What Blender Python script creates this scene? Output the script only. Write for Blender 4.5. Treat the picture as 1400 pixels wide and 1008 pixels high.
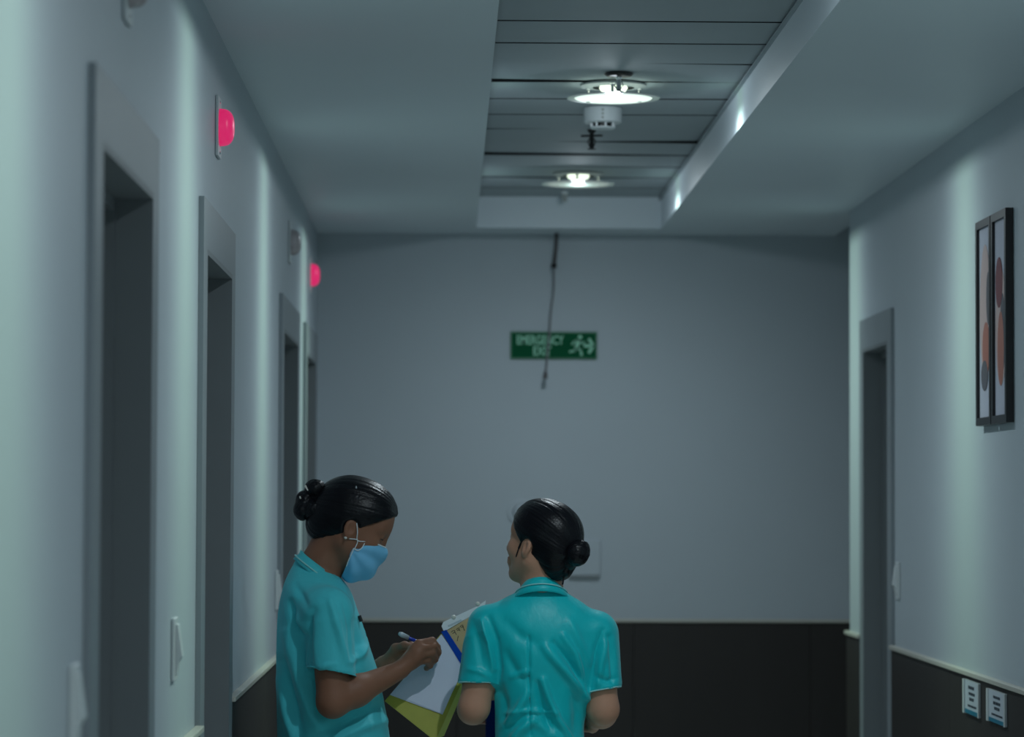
import bpy, bmesh, math, random
import numpy as np
from mathutils import Matrix, Vector, Quaternion

for o in list(bpy.data.objects):
    bpy.data.objects.remove(o, do_unlink=True)
random.seed(7)
rng = np.random.default_rng(11)
scene = bpy.context.scene
COL = scene.collection

# ------------------------------------------------------------------ camera
CAMZ = 1.52            # eye height
DEPTH = 12.5           # camera to the end wall
FPX = 4125.0           # focal length in pixels of the 1400 px frame
YAW = math.radians(1.18); PITCH = math.radians(2.48); ROLL = math.radians(0.2)
cam_data = bpy.data.cameras.new('camera')
cam_data.sensor_width = 36.0
cam_data.lens = 36.0 * FPX / 1400.0
cam_data.dof.use_dof = True
cam_data.dof.focus_distance = 7.4
cam_data.dof.aperture_fstop = 4.0
cam_data.clip_end = 100
cam = bpy.data.objects.new('camera', cam_data)
COL.objects.link(cam)
CAMR = (Matrix.Rotation(-YAW, 4, 'Z') @ Matrix.Rotation(math.pi / 2 + PITCH, 4, 'X') @ Matrix.Rotation(ROLL, 4, 'Z'))
cam.matrix_world = Matrix.Translation((0, 0, CAMZ)) @ CAMR
scene.camera = cam
R3 = CAMR.to_3x3()

def ray(px, py):
    return R3 @ Vector(((px - 700.0) / FPX, -(py - 504.0) / FPX, -1.0))

def P(px, py, Y):
    d = ray(px, py)
    return Vector((0, 0, CAMZ)) + d * (Y / d.y)

def PX(px, py, X):      # on the plane x = X
    d = ray(px, py)
    return Vector((0, 0, CAMZ)) + d * (X / d.x)

# ------------------------------------------------------------------ world, exposure
world = bpy.data.worlds.new('world'); scene.world = world
world.use_nodes = True
world.node_tree.nodes['Background'].inputs[0].default_value = (0.30, 0.42, 0.52, 1)
world.node_tree.nodes['Background'].inputs[1].default_value = 0.25
scene.view_settings.view_transform = 'Standard'
scene.view_settings.look = 'None'
scene.view_settings.exposure = 0.45
scene.view_settings.gamma = 1.0
scene.view_settings.use_curve_mapping = False
LAMP_POWER = 18.0
LAMP_COLOR = (0.73, 1.0, 0.84)
LAMP_SIDE = (0.80, 0.93, 1.0)
BEAM_WIDTH = 0.25
BEAM_BASE = 1.9
BEAM_PEAK = 0.85
DOWN = -1.0          # sign of the lamp's downward direction

# ------------------------------------------------------------------ helpers
def lin(r, g, b):
    f = lambda c: (c / 255 / 12.92) if c / 255 <= 0.04045 else ((c / 255 + 0.055) / 1.055) ** 2.4
    return (f(r), f(g), f(b), 1)

def mat(name, color, rough=0.5, metal=0.0, spec=0.5, noise=0.0, nscale=20.0, bump=0.0, bscale=60.0,
        stretch=(1, 1, 1), emit=None, estr=0.0, sheen=0.0, sub=0.0, alpha=1.0, coat=0.0):
    m = bpy.data.materials.new(name); m.use_nodes = True
    nt = m.node_tree; b = nt.nodes['Principled BSDF']
    b.inputs['Base Color'].default_value = color
    b.inputs['Roughness'].default_value = rough
    b.inputs['Metallic'].default_value = metal
    b.inputs['Specular IOR Level'].default_value = spec
    b.inputs['Sheen Weight'].default_value = sheen
    b.inputs['Subsurface Weight'].default_value = sub
    b.inputs['Coat Weight'].default_value = coat
    if sub: b.inputs['Subsurface Radius'].default_value = (0.012, 0.005, 0.003)
    b.inputs['Alpha'].default_value = alpha
    if emit:
        b.inputs['Emission Color'].default_value = emit
        b.inputs['Emission Strength'].default_value = estr
    if noise or bump:
        tc = nt.nodes.new('ShaderNodeTexCoord'); mp = nt.nodes.new('ShaderNodeMapping')
        mp.inputs['Scale'].default_value = stretch
        nt.links.new(tc.outputs['Object'], mp.inputs['Vector'])
    if noise:
        n = nt.nodes.new('ShaderNodeTexNoise'); n.inputs['Scale'].default_value = nscale
        n.inputs['Detail'].default_value = 5
        nt.links.new(mp.outputs[0], n.inputs['Vector'])
        mx = nt.nodes.new('ShaderNodeMix'); mx.data_type = 'RGBA'
        c = color
        mx.inputs[6].default_value = tuple(max(0, v * (1 - noise)) for v in c[:3]) + (1,)
        mx.inputs[7].default_value = tuple(min(1, v * (1 + noise)) for v in c[:3]) + (1,)
        nt.links.new(n.outputs['Fac'], mx.inputs[0])
        nt.links.new(mx.outputs[2], b.inputs['Base Color'])
    if bump:
        n2 = nt.nodes.new('ShaderNodeTexNoise'); n2.inputs['Scale'].default_value = bscale
        n2.inputs['Detail'].default_value = 4
        nt.links.new(mp.outputs[0], n2.inputs['Vector'])
        bp = nt.nodes.new('ShaderNodeBump'); bp.inputs['Strength'].default_value = bump
        bp.inputs['Distance'].default_value = 0.004
        nt.links.new(n2.outputs['Fac'], bp.inputs['Height'])
        nt.links.new(bp.outputs[0], b.inputs['Normal'])
    return m

M = {}
M['wall'] = mat('wall_paint', (0.47, 0.525, 0.575, 1), 0.5, spec=0.3, noise=0.03, nscale=3, bump=0.05, bscale=180)
M['soffit'] = mat('soffit_paint', (0.66, 0.73, 0.79, 1), 0.45, spec=0.35, noise=0.03, nscale=2, bump=0.04, bscale=120)
M['panel'] = mat('ceiling_panel_metal', (0.40, 0.45, 0.485, 1), 0.75, spec=0.12, noise=0.05, nscale=4)
M['void_shade'] = mat('ceiling_void_and_joint_shade', (0.02, 0.02, 0.022, 1), 0.9)
M['dado'] = mat('dado_laminate', (0.034, 0.030, 0.029, 1), 0.5, spec=0.35, noise=0.25, nscale=6, stretch=(1, 1, 0.15), bump=0.03)
M['rail'] = mat('dado_rail_metal', (0.52, 0.51, 0.46, 1), 0.4, spec=0.5)
M['frame'] = mat('door_frame_paint', (0.25, 0.282, 0.308, 1), 0.45, spec=0.5, noise=0.05, nscale=5)
M['lining'] = mat('door_lining_darker', (0.20, 0.22, 0.235, 1), 0.5, spec=0.4, noise=0.05, nscale=5)  # a darker tone than the frame
M['leaf'] = mat('door_leaf', (0.20, 0.22, 0.24, 1), 0.5, noise=0.1, nscale=5, stretch=(1, 1, 0.1))
M['floor'] = mat('floor_vinyl', (0.60, 0.62, 0.62, 1), 0.2, spec=0.5, noise=0.08, nscale=9)
M['white_plastic'] = mat('white_plastic', (0.62, 0.66, 0.68, 1), 0.4)
M['grey_plastic'] = mat('grey_plastic', (0.30, 0.33, 0.35, 1), 0.4)
M['steel'] = mat('brushed_steel', (0.55, 0.57, 0.58, 1), 0.3, metal=1.0)
M['chrome'] = mat('chrome', (0.8, 0.8, 0.8, 1), 0.12, metal=1.0)
M['black_metal'] = mat('black_metal', (0.012, 0.012, 0.013, 1), 0.4)
M['dark_cable'] = mat('dark_cable', (0.11, 0.105, 0.11, 1), 0.55)
M['wire_grey'] = mat('grey_wire', (0.20, 0.20, 0.215, 1), 0.55)
M['disc'] = mat('lit_glass_disc', (0.10, 0.12, 0.11, 1), 0.4, emit=(0.80, 1.0, 0.88, 1), estr=0.85)
M['disc_dim'] = mat('faint_glass_disc', (0.10, 0.12, 0.11, 1), 0.4, emit=(0.80, 1.0, 0.90, 1), estr=0.22)
M['bulb'] = mat('lit_bulb', (0.8, 0.8, 0.7, 1), 0.3, emit=(0.86, 1.0, 0.78, 1), estr=1.1)
M['flange'] = mat('frosted_flange', (0.35, 0.38, 0.37, 1), 0.35)
M['red_lens'] = mat('red_call_lens', (0.75, 0.03, 0.12, 1), 0.3, emit=(0.85, 0.02, 0.17, 1), estr=0.42)
M['pale_lens'] = mat('unlit_call_lens', (0.45, 0.40, 0.42, 1), 0.3)
M['sign_green'] = mat('sign_green', lin(0, 84, 52), 0.6, spec=0.1)
M['sign_edge'] = mat('sign_green_edge', lin(70, 130, 100), 0.4)
M['sign_mint'] = mat('sign_mint_print', lin(150, 215, 185), 0.45)
M['pic_frame'] = mat('picture_frame_black', (0.010, 0.010, 0.012, 1), 0.4)
M['pic_mount'] = mat('picture_paper', lin(186, 188, 204), 0.6)
M['pic_blush'] = mat('picture_blush', lin(196, 172, 170), 0.6)
M['pic_rust'] = mat('picture_rust', lin(172, 108, 94), 0.6)
M['pic_maroon'] = mat('picture_maroon', lin(120, 58, 66), 0.6)
M['pic_slate'] = mat('picture_slate', lin(90, 88, 96), 0.6)
M['notice'] = mat('notice_card', lin(196, 204, 216), 0.4)
M['notice_blue'] = mat('notice_blue_band', lin(38, 122, 150), 0.4)
M['notice_text'] = mat('notice_text', lin(48, 58, 72), 0.5)
M['skin_l'] = mat('skin_brown', lin(150, 104, 82), 0.5, spec=0.35, sub=0.08, noise=0.08, nscale=30, bump=0.06, bscale=300)
M['skin_r'] = mat('skin_warm_brown', lin(206, 154, 128), 0.5, spec=0.35, sub=0.08, noise=0.08, nscale=30, bump=0.06, bscale=300)
M['lash'] = mat('lash_black', (0.006, 0.005, 0.006, 1), 0.5)
M['lip'] = mat('lip', lin(140, 80, 76), 0.45)
M['hair'] = mat('black_hair', (0.003, 0.003, 0.006, 1), 0.34, spec=0.32, bump=0.2, bscale=220)
M['tunic_l'] = mat('teal_cotton', lin(80, 214, 226), 0.62, spec=0.25, noise=0.07, nscale=14, bump=0.30, bscale=60, stretch=(1, 1, 0.6), sheen=0.15)
M['tunic_r'] = mat('teal_satin', lin(0, 206, 214), 0.42, spec=0.38, noise=0.06, nscale=14, bump=0.28, bscale=55, stretch=(1, 1, 0.55), sheen=0.15)
M['piping'] = mat('pale_teal_piping', lin(170, 240, 240), 0.5)
M['trousers'] = mat('teal_trousers', lin(16, 128, 140), 0.6)
M['shoe'] = mat('black_shoe', (0.012, 0.012, 0.013, 1), 0.4)
M['mask'] = mat('blue_mask', lin(132, 208, 250), 0.65, spec=0.2, bump=0.08, bscale=400)
M['mask_white'] = mat('white_mask_edge', lin(240, 246, 250), 0.6)
M['pearl'] = mat('pearl_stud', lin(240, 236, 226), 0.15)
M['paper'] = mat('white_paper', lin(226, 232, 252), 0.6, noise=0.02, nscale=8)
M['olive'] = mat('olive_card', lin(184, 182, 66), 0.5, noise=0.18, nscale=25)
M['olive_edge'] = mat('pale_olive_edge', lin(206, 212, 110), 0.5)
M['blue_tape'] = mat('blue_spine', lin(0, 74, 186), 0.6, spec=0.1)
M['kraft'] = mat('kraft_card', lin(204, 180, 132), 0.6, noise=0.08, nscale=30)
M['ink'] = mat('ink', lin(40, 30, 30), 0.5)
M['pen_blue'] = mat('pen_blue', lin(20, 60, 190), 0.25)
M['pen_clear'] = mat('pen_pale_cap', lin(190, 205, 215), 0.2)
M['navy'] = mat('navy_card', lin(6, 42, 106), 0.6, spec=0.1)

WORG = {}     # world origin of every object made here (translations only)

def link(o):
    COL.objects.link(o); return o

def tag(o, label=None, cat=None, group=None, kind=None):
    if label: o['label'] = label
    if cat: o['category'] = cat
    if group: o['group'] = group
    if kind: o['kind'] = kind
    return o

def empty(name, loc):
    o = bpy.data.objects.new(name, None); o.location = loc; o.empty_display_size = 0.1
    link(o); WORG[o.name] = Vector(loc)
    return o

def add(name, me, m, parent=None, loc=None, smooth=False):
    """me: a mesh in world coordinates; becomes an object under parent (or at loc)."""
    org = WORG[parent.name] if parent else Vector(loc if loc is not None else (0, 0, 0))
    if org.length > 0: me.transform(Matrix.Translation(-org))
    if m: 
        me.materials.clear(); me.materials.append(m)
    if smooth:
        me.polygons.foreach_set('use_smooth', [True] * len(me.polygons))
    o = bpy.data.objects.new(name, me); link(o)
    if parent: o.parent = parent
    else: o.location = org
    WORG[o.name] = org
    return o

def bm_mesh(bm, name='m'):
    me = bpy.data.meshes.new(name); bm.normal_update(); bm.to_mesh(me); bm.free(); return me

def box(bm, x0, x1, y0, y1, z0, z1):
    v = [bm.verts.new((x, y, z)) for x in (x0, x1) for y in (y0, y1) for z in (z0, z1)]
    for f in ((0, 1, 3, 2), (4, 6, 7, 5), (0, 4, 5, 1), (2, 3, 7, 6), (0, 2, 6, 4), (1, 5, 7, 3)):
        bm.faces.new([v[i] for i in f])
    return v

def boxes(*bs):
    bm = bmesh.new()
    for b in bs: box(bm, *b)
    return bm_mesh(bm)

def bevel_box(x0, x1, y0, y1, z0, z1, r=0.003, seg=2):
    bm = bmesh.new(); box(bm, x0, x1, y0, y1, z0, z1)
    bmesh.ops.recalc_face_normals(bm, faces=bm.faces[:])
    bmesh.ops.bevel(bm, geom=bm.edges[:], offset=r, segments=seg, affect='EDGES', profile=0.5)
    return bm_mesh(bm)

def lathe(prof, center, axis='Z', n=36, cap=True):
    bm = bmesh.new(); rings = []
    c = Vector(center)
    for r, h in prof:
        ring = []
        for i in range(n):
            a = 2 * math.pi * i / n
            if axis == 'Z': p = Vector((r * math.cos(a), r * math.sin(a), h))
            elif axis == 'X': p = Vector((h, r * math.cos(a), r * math.sin(a)))
            else: p = Vector((r * math.cos(a), h, r * math.sin(a)))
            ring.append(bm.verts.new(c + p))
        rings.append(ring)
    for a, b in zip(rings, rings[1:]):
        for i in range(n):
            bm.faces.new((a[i], a[(i + 1) % n], b[(i + 1) % n], b[i]))
    if cap:
        bm.faces.new(rings[0][::-1]); bm.faces.new(rings[-1])
    bmesh.ops.recalc_face_normals(bm, faces=bm.faces[:])
    return bm_mesh(bm)

def tube(pts, r, n=8, closed=False):
    pts = [Vector(p) for p in pts]
    bm = bmesh.new(); rings = []
    rs = r if isinstance(r, (list, tuple)) else [r] * len(pts)
    N = len(pts)
    for i, p in enumerate(pts):
        if closed: t = pts[(i + 1) % N] - pts[i - 1]
        else: t = pts[min(i + 1, N - 1)] - pts[max(i - 1, 0)]
        t.normalize()
        up = Vector((0, 0, 1)) if abs(t.z) < 0.9 else Vector((1, 0, 0))
        u = t.cross(up).normalized(); w = u.cross(t)
        rings.append([bm.verts.new(p + (u * math.cos(2 * math.pi * k / n) + w * math.sin(2 * math.pi * k / n)) * rs[i]) for k in range(n)])
    rng_ = range(N) if closed else range(N - 1)
    for i in rng_:
        a, b = rings[i], rings[(i + 1) % N]
        for k in range(n):
            bm.faces.new((a[k], a[(k + 1) % n], b[(k + 1) % n], b[k]))
    if not closed:
        bm.faces.new(rings[0][::-1]); bm.faces.new(rings[-1])
    bmesh.ops.recalc_face_normals(bm, faces=bm.faces[:])
    return bm_mesh(bm)

def smooth_path(pts, n=6):
    pts = [Vector(p) for p in pts]; out = []
    for i in range(len(pts) - 1):
        p0 = pts[max(i - 1, 0)]; p1 = pts[i]; p2 = pts[i + 1]; p3 = pts[min(i + 2, len(pts) - 1)]
        for k in range(n):
            t = k / n
            out.append(0.5 * ((2 * p1) + (p2 - p0) * t + (2 * p0 - 5 * p1 + 4 * p2 - p3) * t * t + (3 * p1 - p0 - 3 * p2 + p3) * t ** 3))
    out.append(pts[-1]); return out

def plate(corners, thick, m=None):
    """solid slab on a quad/polygon, grown along its normal"""
    pts = [Vector(c) for c in corners]
    n = (pts[1] - pts[0]).cross(pts[2] - pts[0]).normalized()
    bm = bmesh.new()
    a = [bm.verts.new(p) for p in pts]; b = [bm.verts.new(p + n * thick) for p in pts]
    bm.faces.new(a[::-1]); bm.faces.new(b)
    N = len(pts)
    for i in range(N): bm.faces.new((a[i], a[(i + 1) % N], b[(i + 1) % N], b[i]))
    bmesh.ops.recalc_face_normals(bm, faces=bm.faces[:])
    return bm_mesh(bm)

def text_mesh(body, size, matrix, depth=0.0006):
    cu = bpy.data.curves.new('text', 'FONT'); cu.body = body; cu.size = size
    cu.align_x = 'CENTER'; cu.align_y = 'CENTER'; cu.extrude = depth; cu.offset = size * 0.02
    o = bpy.data.objects.new('text', cu); link(o)
    dg = bpy.context.evaluated_depsgraph_get()
    me = bpy.data.meshes.new_from_object(o.evaluated_get(dg))
    bpy.data.objects.remove(o, do_unlink=True)
    me.transform(matrix)
    return me

# ------------------------------------------------------------------ the setting
XL, XR, XP = -0.55, 1.52, 1.60
Y0, YD = -4.0, DEPTH
YR = 0.915 * DEPTH            # where the right wall ends and a side passage opens
ZS = CAMZ + 1.10              # soffit
ZP = CAMZ + 1.227             # metal ceiling panels in the trough
TX0, TX1, TY1 = 0.105, 0.855, 0.976 * DEPTH
ZD = CAMZ - 0.507             # top of the dado
ZTOP = 3.0
XEND = 3.6
HOUT, HIN = CAMZ + 0.660, CAMZ + 0.552   # outer and inner head of the door frames
FR = 0.012                    # how far frames stand proud
WT = 0.20                     # wall thickness
left_doors = [(0.3650, 0.4450), (0.5265, 0.6040), (0.776, 0.8655), (0.9035, 0.9800)]
left_doors = [(a * DEPTH, b * DEPTH) for a, b in left_doors]
left_doors = [(1.3, 2.3)] + left_doors
right_doors = [(0.823 * DEPTH, 0.886 * DEPTH), (3.6, 4.6)]
AW = 0.100                    # architrave width

def opening(d, aw): return (d[0] + aw, d[1] - aw)
aw_of = {}
lo = [opening(d, AW if d[1] - d[0] > 0.9 else 0.09) for d in left_doors]
ro = [opening(right_doors[0], 0.085), opening(right_doors[1], AW)]

st = tag(add('floor', boxes((XL - 0.6, XEND, Y0 - 0.2, YD + 0.2, -0.1, 0.0)), M['floor']), kind='structure')

def wall_x(name, xa, xb, y0, y1, ops):
    """wall slab between xa..xb along y with door openings"""
    ops = sorted(ops); bs = []; y = y0
    for a, b in ops:
        bs.append((xa, xb, y, a, 0, ZTOP)); bs.append((xa, xb, a, b, HIN, ZTOP)); y = b
    bs.append((xa, xb, y, y1, 0, ZTOP))
    return tag(add(name, boxes(*bs), M['wall']), kind='structure')

wl = wall_x('wall_left', XL - WT, XL, Y0, YD, lo)
wr = wall_x('wall_right', XR, XR + WT, Y0, YR, ro)
wb = tag(add('wall_back', boxes((XL - WT, XEND, YD, YD + WT, 0, ZTOP)), M['wall']), kind='structure')
wf = tag(add('wall_front', boxes((XL - WT, XR + WT, Y0 - WT, Y0, 0, ZTOP)), M['wall']), kind='structure')
wp = tag(add('wall_passage', boxes((XR + WT, XEND, YR - WT, YR, 0, ZTOP), (XEND, XEND + WT, YR - WT, YD + WT, 0, ZTOP)), M['wall']), kind='structure')
ceil = tag(add('ceiling', boxes(
    (XL, TX0, Y0, YD, ZS, ZTOP), (TX1, XR, Y0, YD, ZS, ZTOP), (XR, XP, YR, YD, ZS, ZTOP), (TX0, TX1, TY1, YD, ZS, ZTOP)), M['soffit']), kind='structure')
add('ceiling_slab', boxes((XL - WT, XEND + WT, Y0 - WT, YD + WT, ZTOP, ZTOP + 0.1)), M['void_shade'], ceil)
add('passage_ceiling', boxes((XP, XEND, YR, YD, ZS + 0.16, ZTOP)), M['soffit'], ceil)
# edge angle along the trough
for x0, x1 in ((TX0, TX0 + 0.012), (TX1 - 0.012, TX1)):
    add('edge_angle', boxes((x0, x1, Y0, TY1, ZP - 0.012, ZP - 0.009)), M['panel'], ceil)

# metal ceiling panels, one by one
PW = 0.0302 * DEPTH
pm = bevel_box(-0.5 * (TX1 - TX0) + 0.004, 0.5 * (TX1 - TX0) - 0.004, 0.009, PW - 0.009, 0.0, 0.012, 0.0006, 1)
pm.materials.append(M['panel']); pm.materials.append(M['void_shade'])
for f_ in pm.polygons:
    if abs(f_.normal.y) > 0.6: f_.material_index = 1  # panel edges coloured dark, imitating the shadow gaps at the joints
ys = 0.6155 * DEPTH
tilts = {2: (0.0, 0.010, 0.004), 3: (0.0, -0.003, 0), 6: (0, -0.012, 0.0), 7: (0.004, 0.010, 0.003), 9: (0, 0.003, 0)}
for i in range(-30, 12):
    y = ys + i * PW
    if y < Y0 - PW: continue
    o = bpy.data.objects.new('ceiling_panel', pm); link(o)
    t = tilts.get(i, (0, random.uniform(-0.0015, 0.0015), 0))
    o.location = (0.5 * (TX0 + TX1), y, ZP + abs(t[1]) * 0.35)
    o.rotation_euler = t
    o.parent = ceil; WORG[o.name] = Vector(o.location)

# doors ------------------------------------------------------------
def door(n, xface, sgn, outer, inner):
    """sgn: direction from the wall face into the corridor (+1 left wall, -1 right wall)"""
    y0, y1 = outer; a, b = inner
    yc = 0.5 * (y0 + y1)
    root = empty('door_%d' % n, (xface, yc, 0)); tag(root, kind='structure')
    def bx(d0, d1, *r):
        x0, x1 = xface + sgn * d0, xface + sgn * d1
        return (min(x0, x1), max(x0, x1)) + r
    e = 0.0006
    add('architrave', boxes(bx(e, FR, y0, a - e, 0, HOUT)), M['frame'], root)
    add('architrave', boxes(bx(e, FR, b + e, y1, 0, HOUT)), M['frame'], root)
    add('architrave', boxes(bx(e, FR, a - e, b + e, HIN - e, HOUT)), M['frame'], root)
    # lining inside the opening, with a rebate step
    add('jamb_lining', boxes(bx(-WT, FR, a, a + 0.012, 0, HIN), bx(-WT, -0.055, a + 0.012, a + 0.030, 0, HIN)), M['lining'], root)
    add('jamb_lining', boxes(bx(-WT, FR, b - 0.012, b, 0, HIN), bx(-WT, -0.055, b - 0.030, b - 0.012, 0, HIN)), M['lining'], root)
    add('head_lining', boxes(bx(-WT, FR, a + 0.012, b - 0.012, HIN - 0.012, HIN), bx(-WT, -0.055, a + 0.030, b - 0.030, HIN - 0.034, HIN - 0.012)), M['lining'], root)
    lf = add('door_leaf', boxes(bx(-0.185, -0.145, a + 0.033, b - 0.033, 0.008, HIN - 0.037)), M['leaf'], root)
    hy = b - 0.10
    hx = xface - sgn * 0.145
    add('handle', tube([(hx + sgn * 0.0005, hy, 1.02), (hx + sgn * 0.045, hy, 1.02), (hx + sgn * 0.05, hy - 0.03, 1.02), (hx + sgn * 0.05, hy - 0.12, 1.02)], 0.009), M['steel'], lf)
    return root

n = 1
for d, i_ in zip(left_doors, lo):
    door(n, XL, 1, d, i_); n += 1
for d, i_ in zip(right_doors, ro):
    door(n, XR, -1, d, i_); n += 1

# dado panels and rail -----------------------------------------------
DP = 0.012
def dado_run(parent, axis, face, sgn, s0, s1, width, off=0.0):
    """panels along a wall. axis 'y': wall plane x=face; axis 'x': wall plane y=face"""
    f0, f1 = sorted((face + sgn * 0.0006, face + sgn * DP))
    r0, r1 = sorted((face + sgn * 0.0006, face + sgn * (DP + 0.009)))
    k = math.floor((s0 - off) / width); s = s0
    while s < s1 - 1e-6:
        k += 1; e = min(s1, off + k * width)
        if e - s < 0.02: 
            s = e; continue
        g = 0.0004
        args = (f0, f1, s + g, e - g) if axis == 'y' else (s + g, e - g, f0, f1)
        add('dado_panel', bevel_box(*args, 0.0, ZD - 0.0005, 0.0015, 1), M['dado'], parent)
        s = e
    args = (r0, r1, s0, s1) if axis == 'y' else (s0, s1, r0, r1)
    add('dado_rail', bevel_box(*args, ZD, ZD + 0.014, 0.002, 1), M['rail'], parent)

edges = [Y0] + [v for d in left_doors for v in d] + [YD]
for a, b in zip(edges[0::2], edges[1::2]):
    if b - a > 0.05: dado_run(wl, 'y', XL, 1, a, b, 1.22, 0.3)
rd = sorted(right_doors)
edges = [Y0] + [v for d in rd for v in d] + [YR + DP]
for a, b in zip(edges[0::2], edges[1::2]):
    if b - a > 0.05: dado_run(wr, 'y', XR, -1, a, b, 1.22, 0.55)
xs = P(866, 900, YD).x
dado_run(wb, 'x', YD, -1, XL + 0.024, XEND, 0.73, xs)
dado_run(wp, 'x', YR, 1, XR + WT, XEND, 0.73, 0)
add('dado_panel', boxes((XR, XR + WT, YR + 0.0006, YR + DP, 0, ZD)), M['dado'], wr)

# ------------------------------------------------------------------ ceiling fittings
XC = 0.48
def ceiling_light(Y, label, group=None, dim=False):
    z = ZP
    root = empty('ceiling_light', (XC, Y, z - 0.045)); tag(root, label, 'ceiling light', group)
    # recessed can shown as a shallow ring under the panel
    add('housing', lathe([(0.062, -0.001), (0.098, -0.001), (0.098, -0.006), (0.072, -0.010), (0.062, -0.010)], (XC, Y, z), cap=False), M['grey_plastic'], root, smooth=False)
    add('bulb', lathe([(0.001, -0.001), (0.038, -0.001), (0.042, -0.010), (0.036, -0.020), (0.001, -0.022)], (XC, Y, z)), M['bulb'], root, smooth=True)
    for a in (25, 145, 265):
        x = XC + 0.088 * math.cos(math.radians(a)); y = Y + 0.088 * math.sin(math.radians(a))
        add('standoff', lathe([(0.0045, -0.0465), (0.0075, -0.046), (0.0075, -0.040), (0.0045, -0.038), (0.0045, -0.010), (0.008, -0.008), (0.008, -0.001)], (x, y, z), n=12), M['chrome'], root, smooth=False)
    add('glass_disc', lathe([(0.001, -0.037), (0.112, -0.037), (0.116, -0.040), (0.112, -0.043), (0.001, -0.045)], (XC, Y, z), n=48), M['disc_dim'] if dim else M['disc'], root, smooth=True)
    add('rim', lathe([(0.1165, -0.0385), (0.137, -0.0395), (0.137, -0.0415), (0.1165, -0.0425)], (XC, Y, z), n=48, cap=False), M['flange'], root)
    # the lamp's light distribution: a broad lobe plus a strong beam across the corridor (as a photometric file would give)
    ld = bpy.data.lights.new('lamp', 'POINT'); ld.shadow_soft_size = 0.02
    ld.energy = LAMP_POWER; ld.color = (1, 1, 1)
    ld.use_nodes = True; nt = ld.node_tree; em = nt.nodes['Emission']
    ge = nt.nodes.new('ShaderNodeNewGeometry'); sp = nt.nodes.new('ShaderNodeSeparateXYZ')
    nt.links.new(ge.outputs['Incoming'], sp.inputs[0])
    def mth(op, a_, b_=None):
        n_ = nt.nodes.new('ShaderNodeMath'); n_.operation = op
        for i_, v_ in enumerate((a_, b_)):
            if v_ is None: continue
            if isinstance(v_, (int, float)): n_.inputs[i_].default_value = v_
            else: nt.links.new(v_, n_.inputs[i_])
        return n_.outputs[0]
    q = mth('DIVIDE', sp.outputs['Y'], BEAM_WIDTH)
    g = mth('EXPONENT', mth('MULTIPLY', mth('MULTIPLY', q, q), -1.0))
    dn = mth('MAXIMUM', mth('MULTIPLY', sp.outputs['Z'], DOWN), 0.0)
    base = mth('ADD', mth('MULTIPLY', mth('POWER', dn, 1.8), BEAM_BASE), 0.10)
    beam = mth('MULTIPLY', mth('MULTIPLY', g, mth('MINIMUM', mth('MULTIPLY', dn, 9.0), 1.0)), mth('ADD', mth('MULTIPLY', dn, 1.6), 0.75))
    tot = mth('ADD', base, mth('MULTIPLY', beam, BEAM_PEAK))
    mx = nt.nodes.new('ShaderNodeMix'); mx.data_type = 'RGBA'
    mx.inputs[6].default_value = LAMP_SIDE + (1,); mx.inputs[7].default_value = LAMP_COLOR + (1,)
    nt.links.new(g, mx.inputs[0]); nt.links.new(mx.outputs[2], em.inputs['Color'])
    nt.links.new(tot, em.inputs['Strength'])
    lo_ = bpy.data.objects.new('lamp', ld); link(lo_)
    lo_.parent = root; lo_.location = (0, 0, -0.022)
    return root

light_specs = [(-3.3, 'round glass disc downlight farthest from the exit sign, behind the viewer'),
               (-0.875, 'round glass disc downlight above the viewer, far from the exit sign'),
               (0.095 * DEPTH, 'round glass disc downlight before the first doorway'),
               (0.298 * DEPTH, 'round glass disc downlight near the first doorway of the left wall'),
               (0.502 * DEPTH, 'round glass disc downlight just before the two nurses'),
               (0.71 * DEPTH, 'bright round glass disc downlight beside the smoke detector in the ceiling trough'),
               (0.905 * DEPTH, 'dimmer round glass disc downlight at the end of the ceiling trough')]
for y, lb in light_specs:
    ceiling_light(y, lb, 'downlights along the ceiling trough', dim=y > 10)

def sprinkler(px, py, label, m1, m2, drop, plate_r):
    d = ray(px, py); t = (ZP - CAMZ) / d.z; p = Vector((0, 0, CAMZ)) + d * t
    root = empty('fire_sprinkler', p); tag(root, label, 'sprinkler', 'sprinklers in the ceiling trough')
    add('escutcheon', lathe([(0.012, -0.010), (plate_r * 0.8, -0.008), (plate_r, -0.001)], p, n=28), m1, root)
    add('stem', lathe([(0.004, -drop), (0.0075, -drop + 0.004), (0.0065, -0.016), (0.010, -0.0101)], p, n=14), m2, root)
    for s in (-1, 1):
        add('yoke_arm', tube([p + Vector((s * 0.007, 0, -drop * 0.45)), p + Vector((s * 0.013, 0, -drop * 0.65)), p + Vector((s * 0.004, 0, -drop + 0.002))], 0.0022, 6), m2, root)
    add('deflector', lathe([(0.014, -drop - 0.003), (0.014, -drop - 0.0005)], p, n=20), m2, root)
    return root, p

sprinkler(846, 101, 'fire sprinkler with black round plate in front of the bright downlight', M['black_metal'], M['chrome'], 0.050, 0.043)
r_, p_ = sprinkler(809, 177, 'black fire sprinkler with cross bar behind the smoke detector', M['black_metal'], M['black_metal'], 0.064, 0.016)
add('cross_bar', tube([p_ + Vector((-0.036, 0, -0.022)), p_ + Vector((0.036, 0, -0.020))], 0.0035, 8), M['black_metal'], r_)
sprinkler(772, 262, 'small pale fire sprinkler behind the last downlight', M['white_plastic'], M['flange'], 0.036, 0.016)

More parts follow.
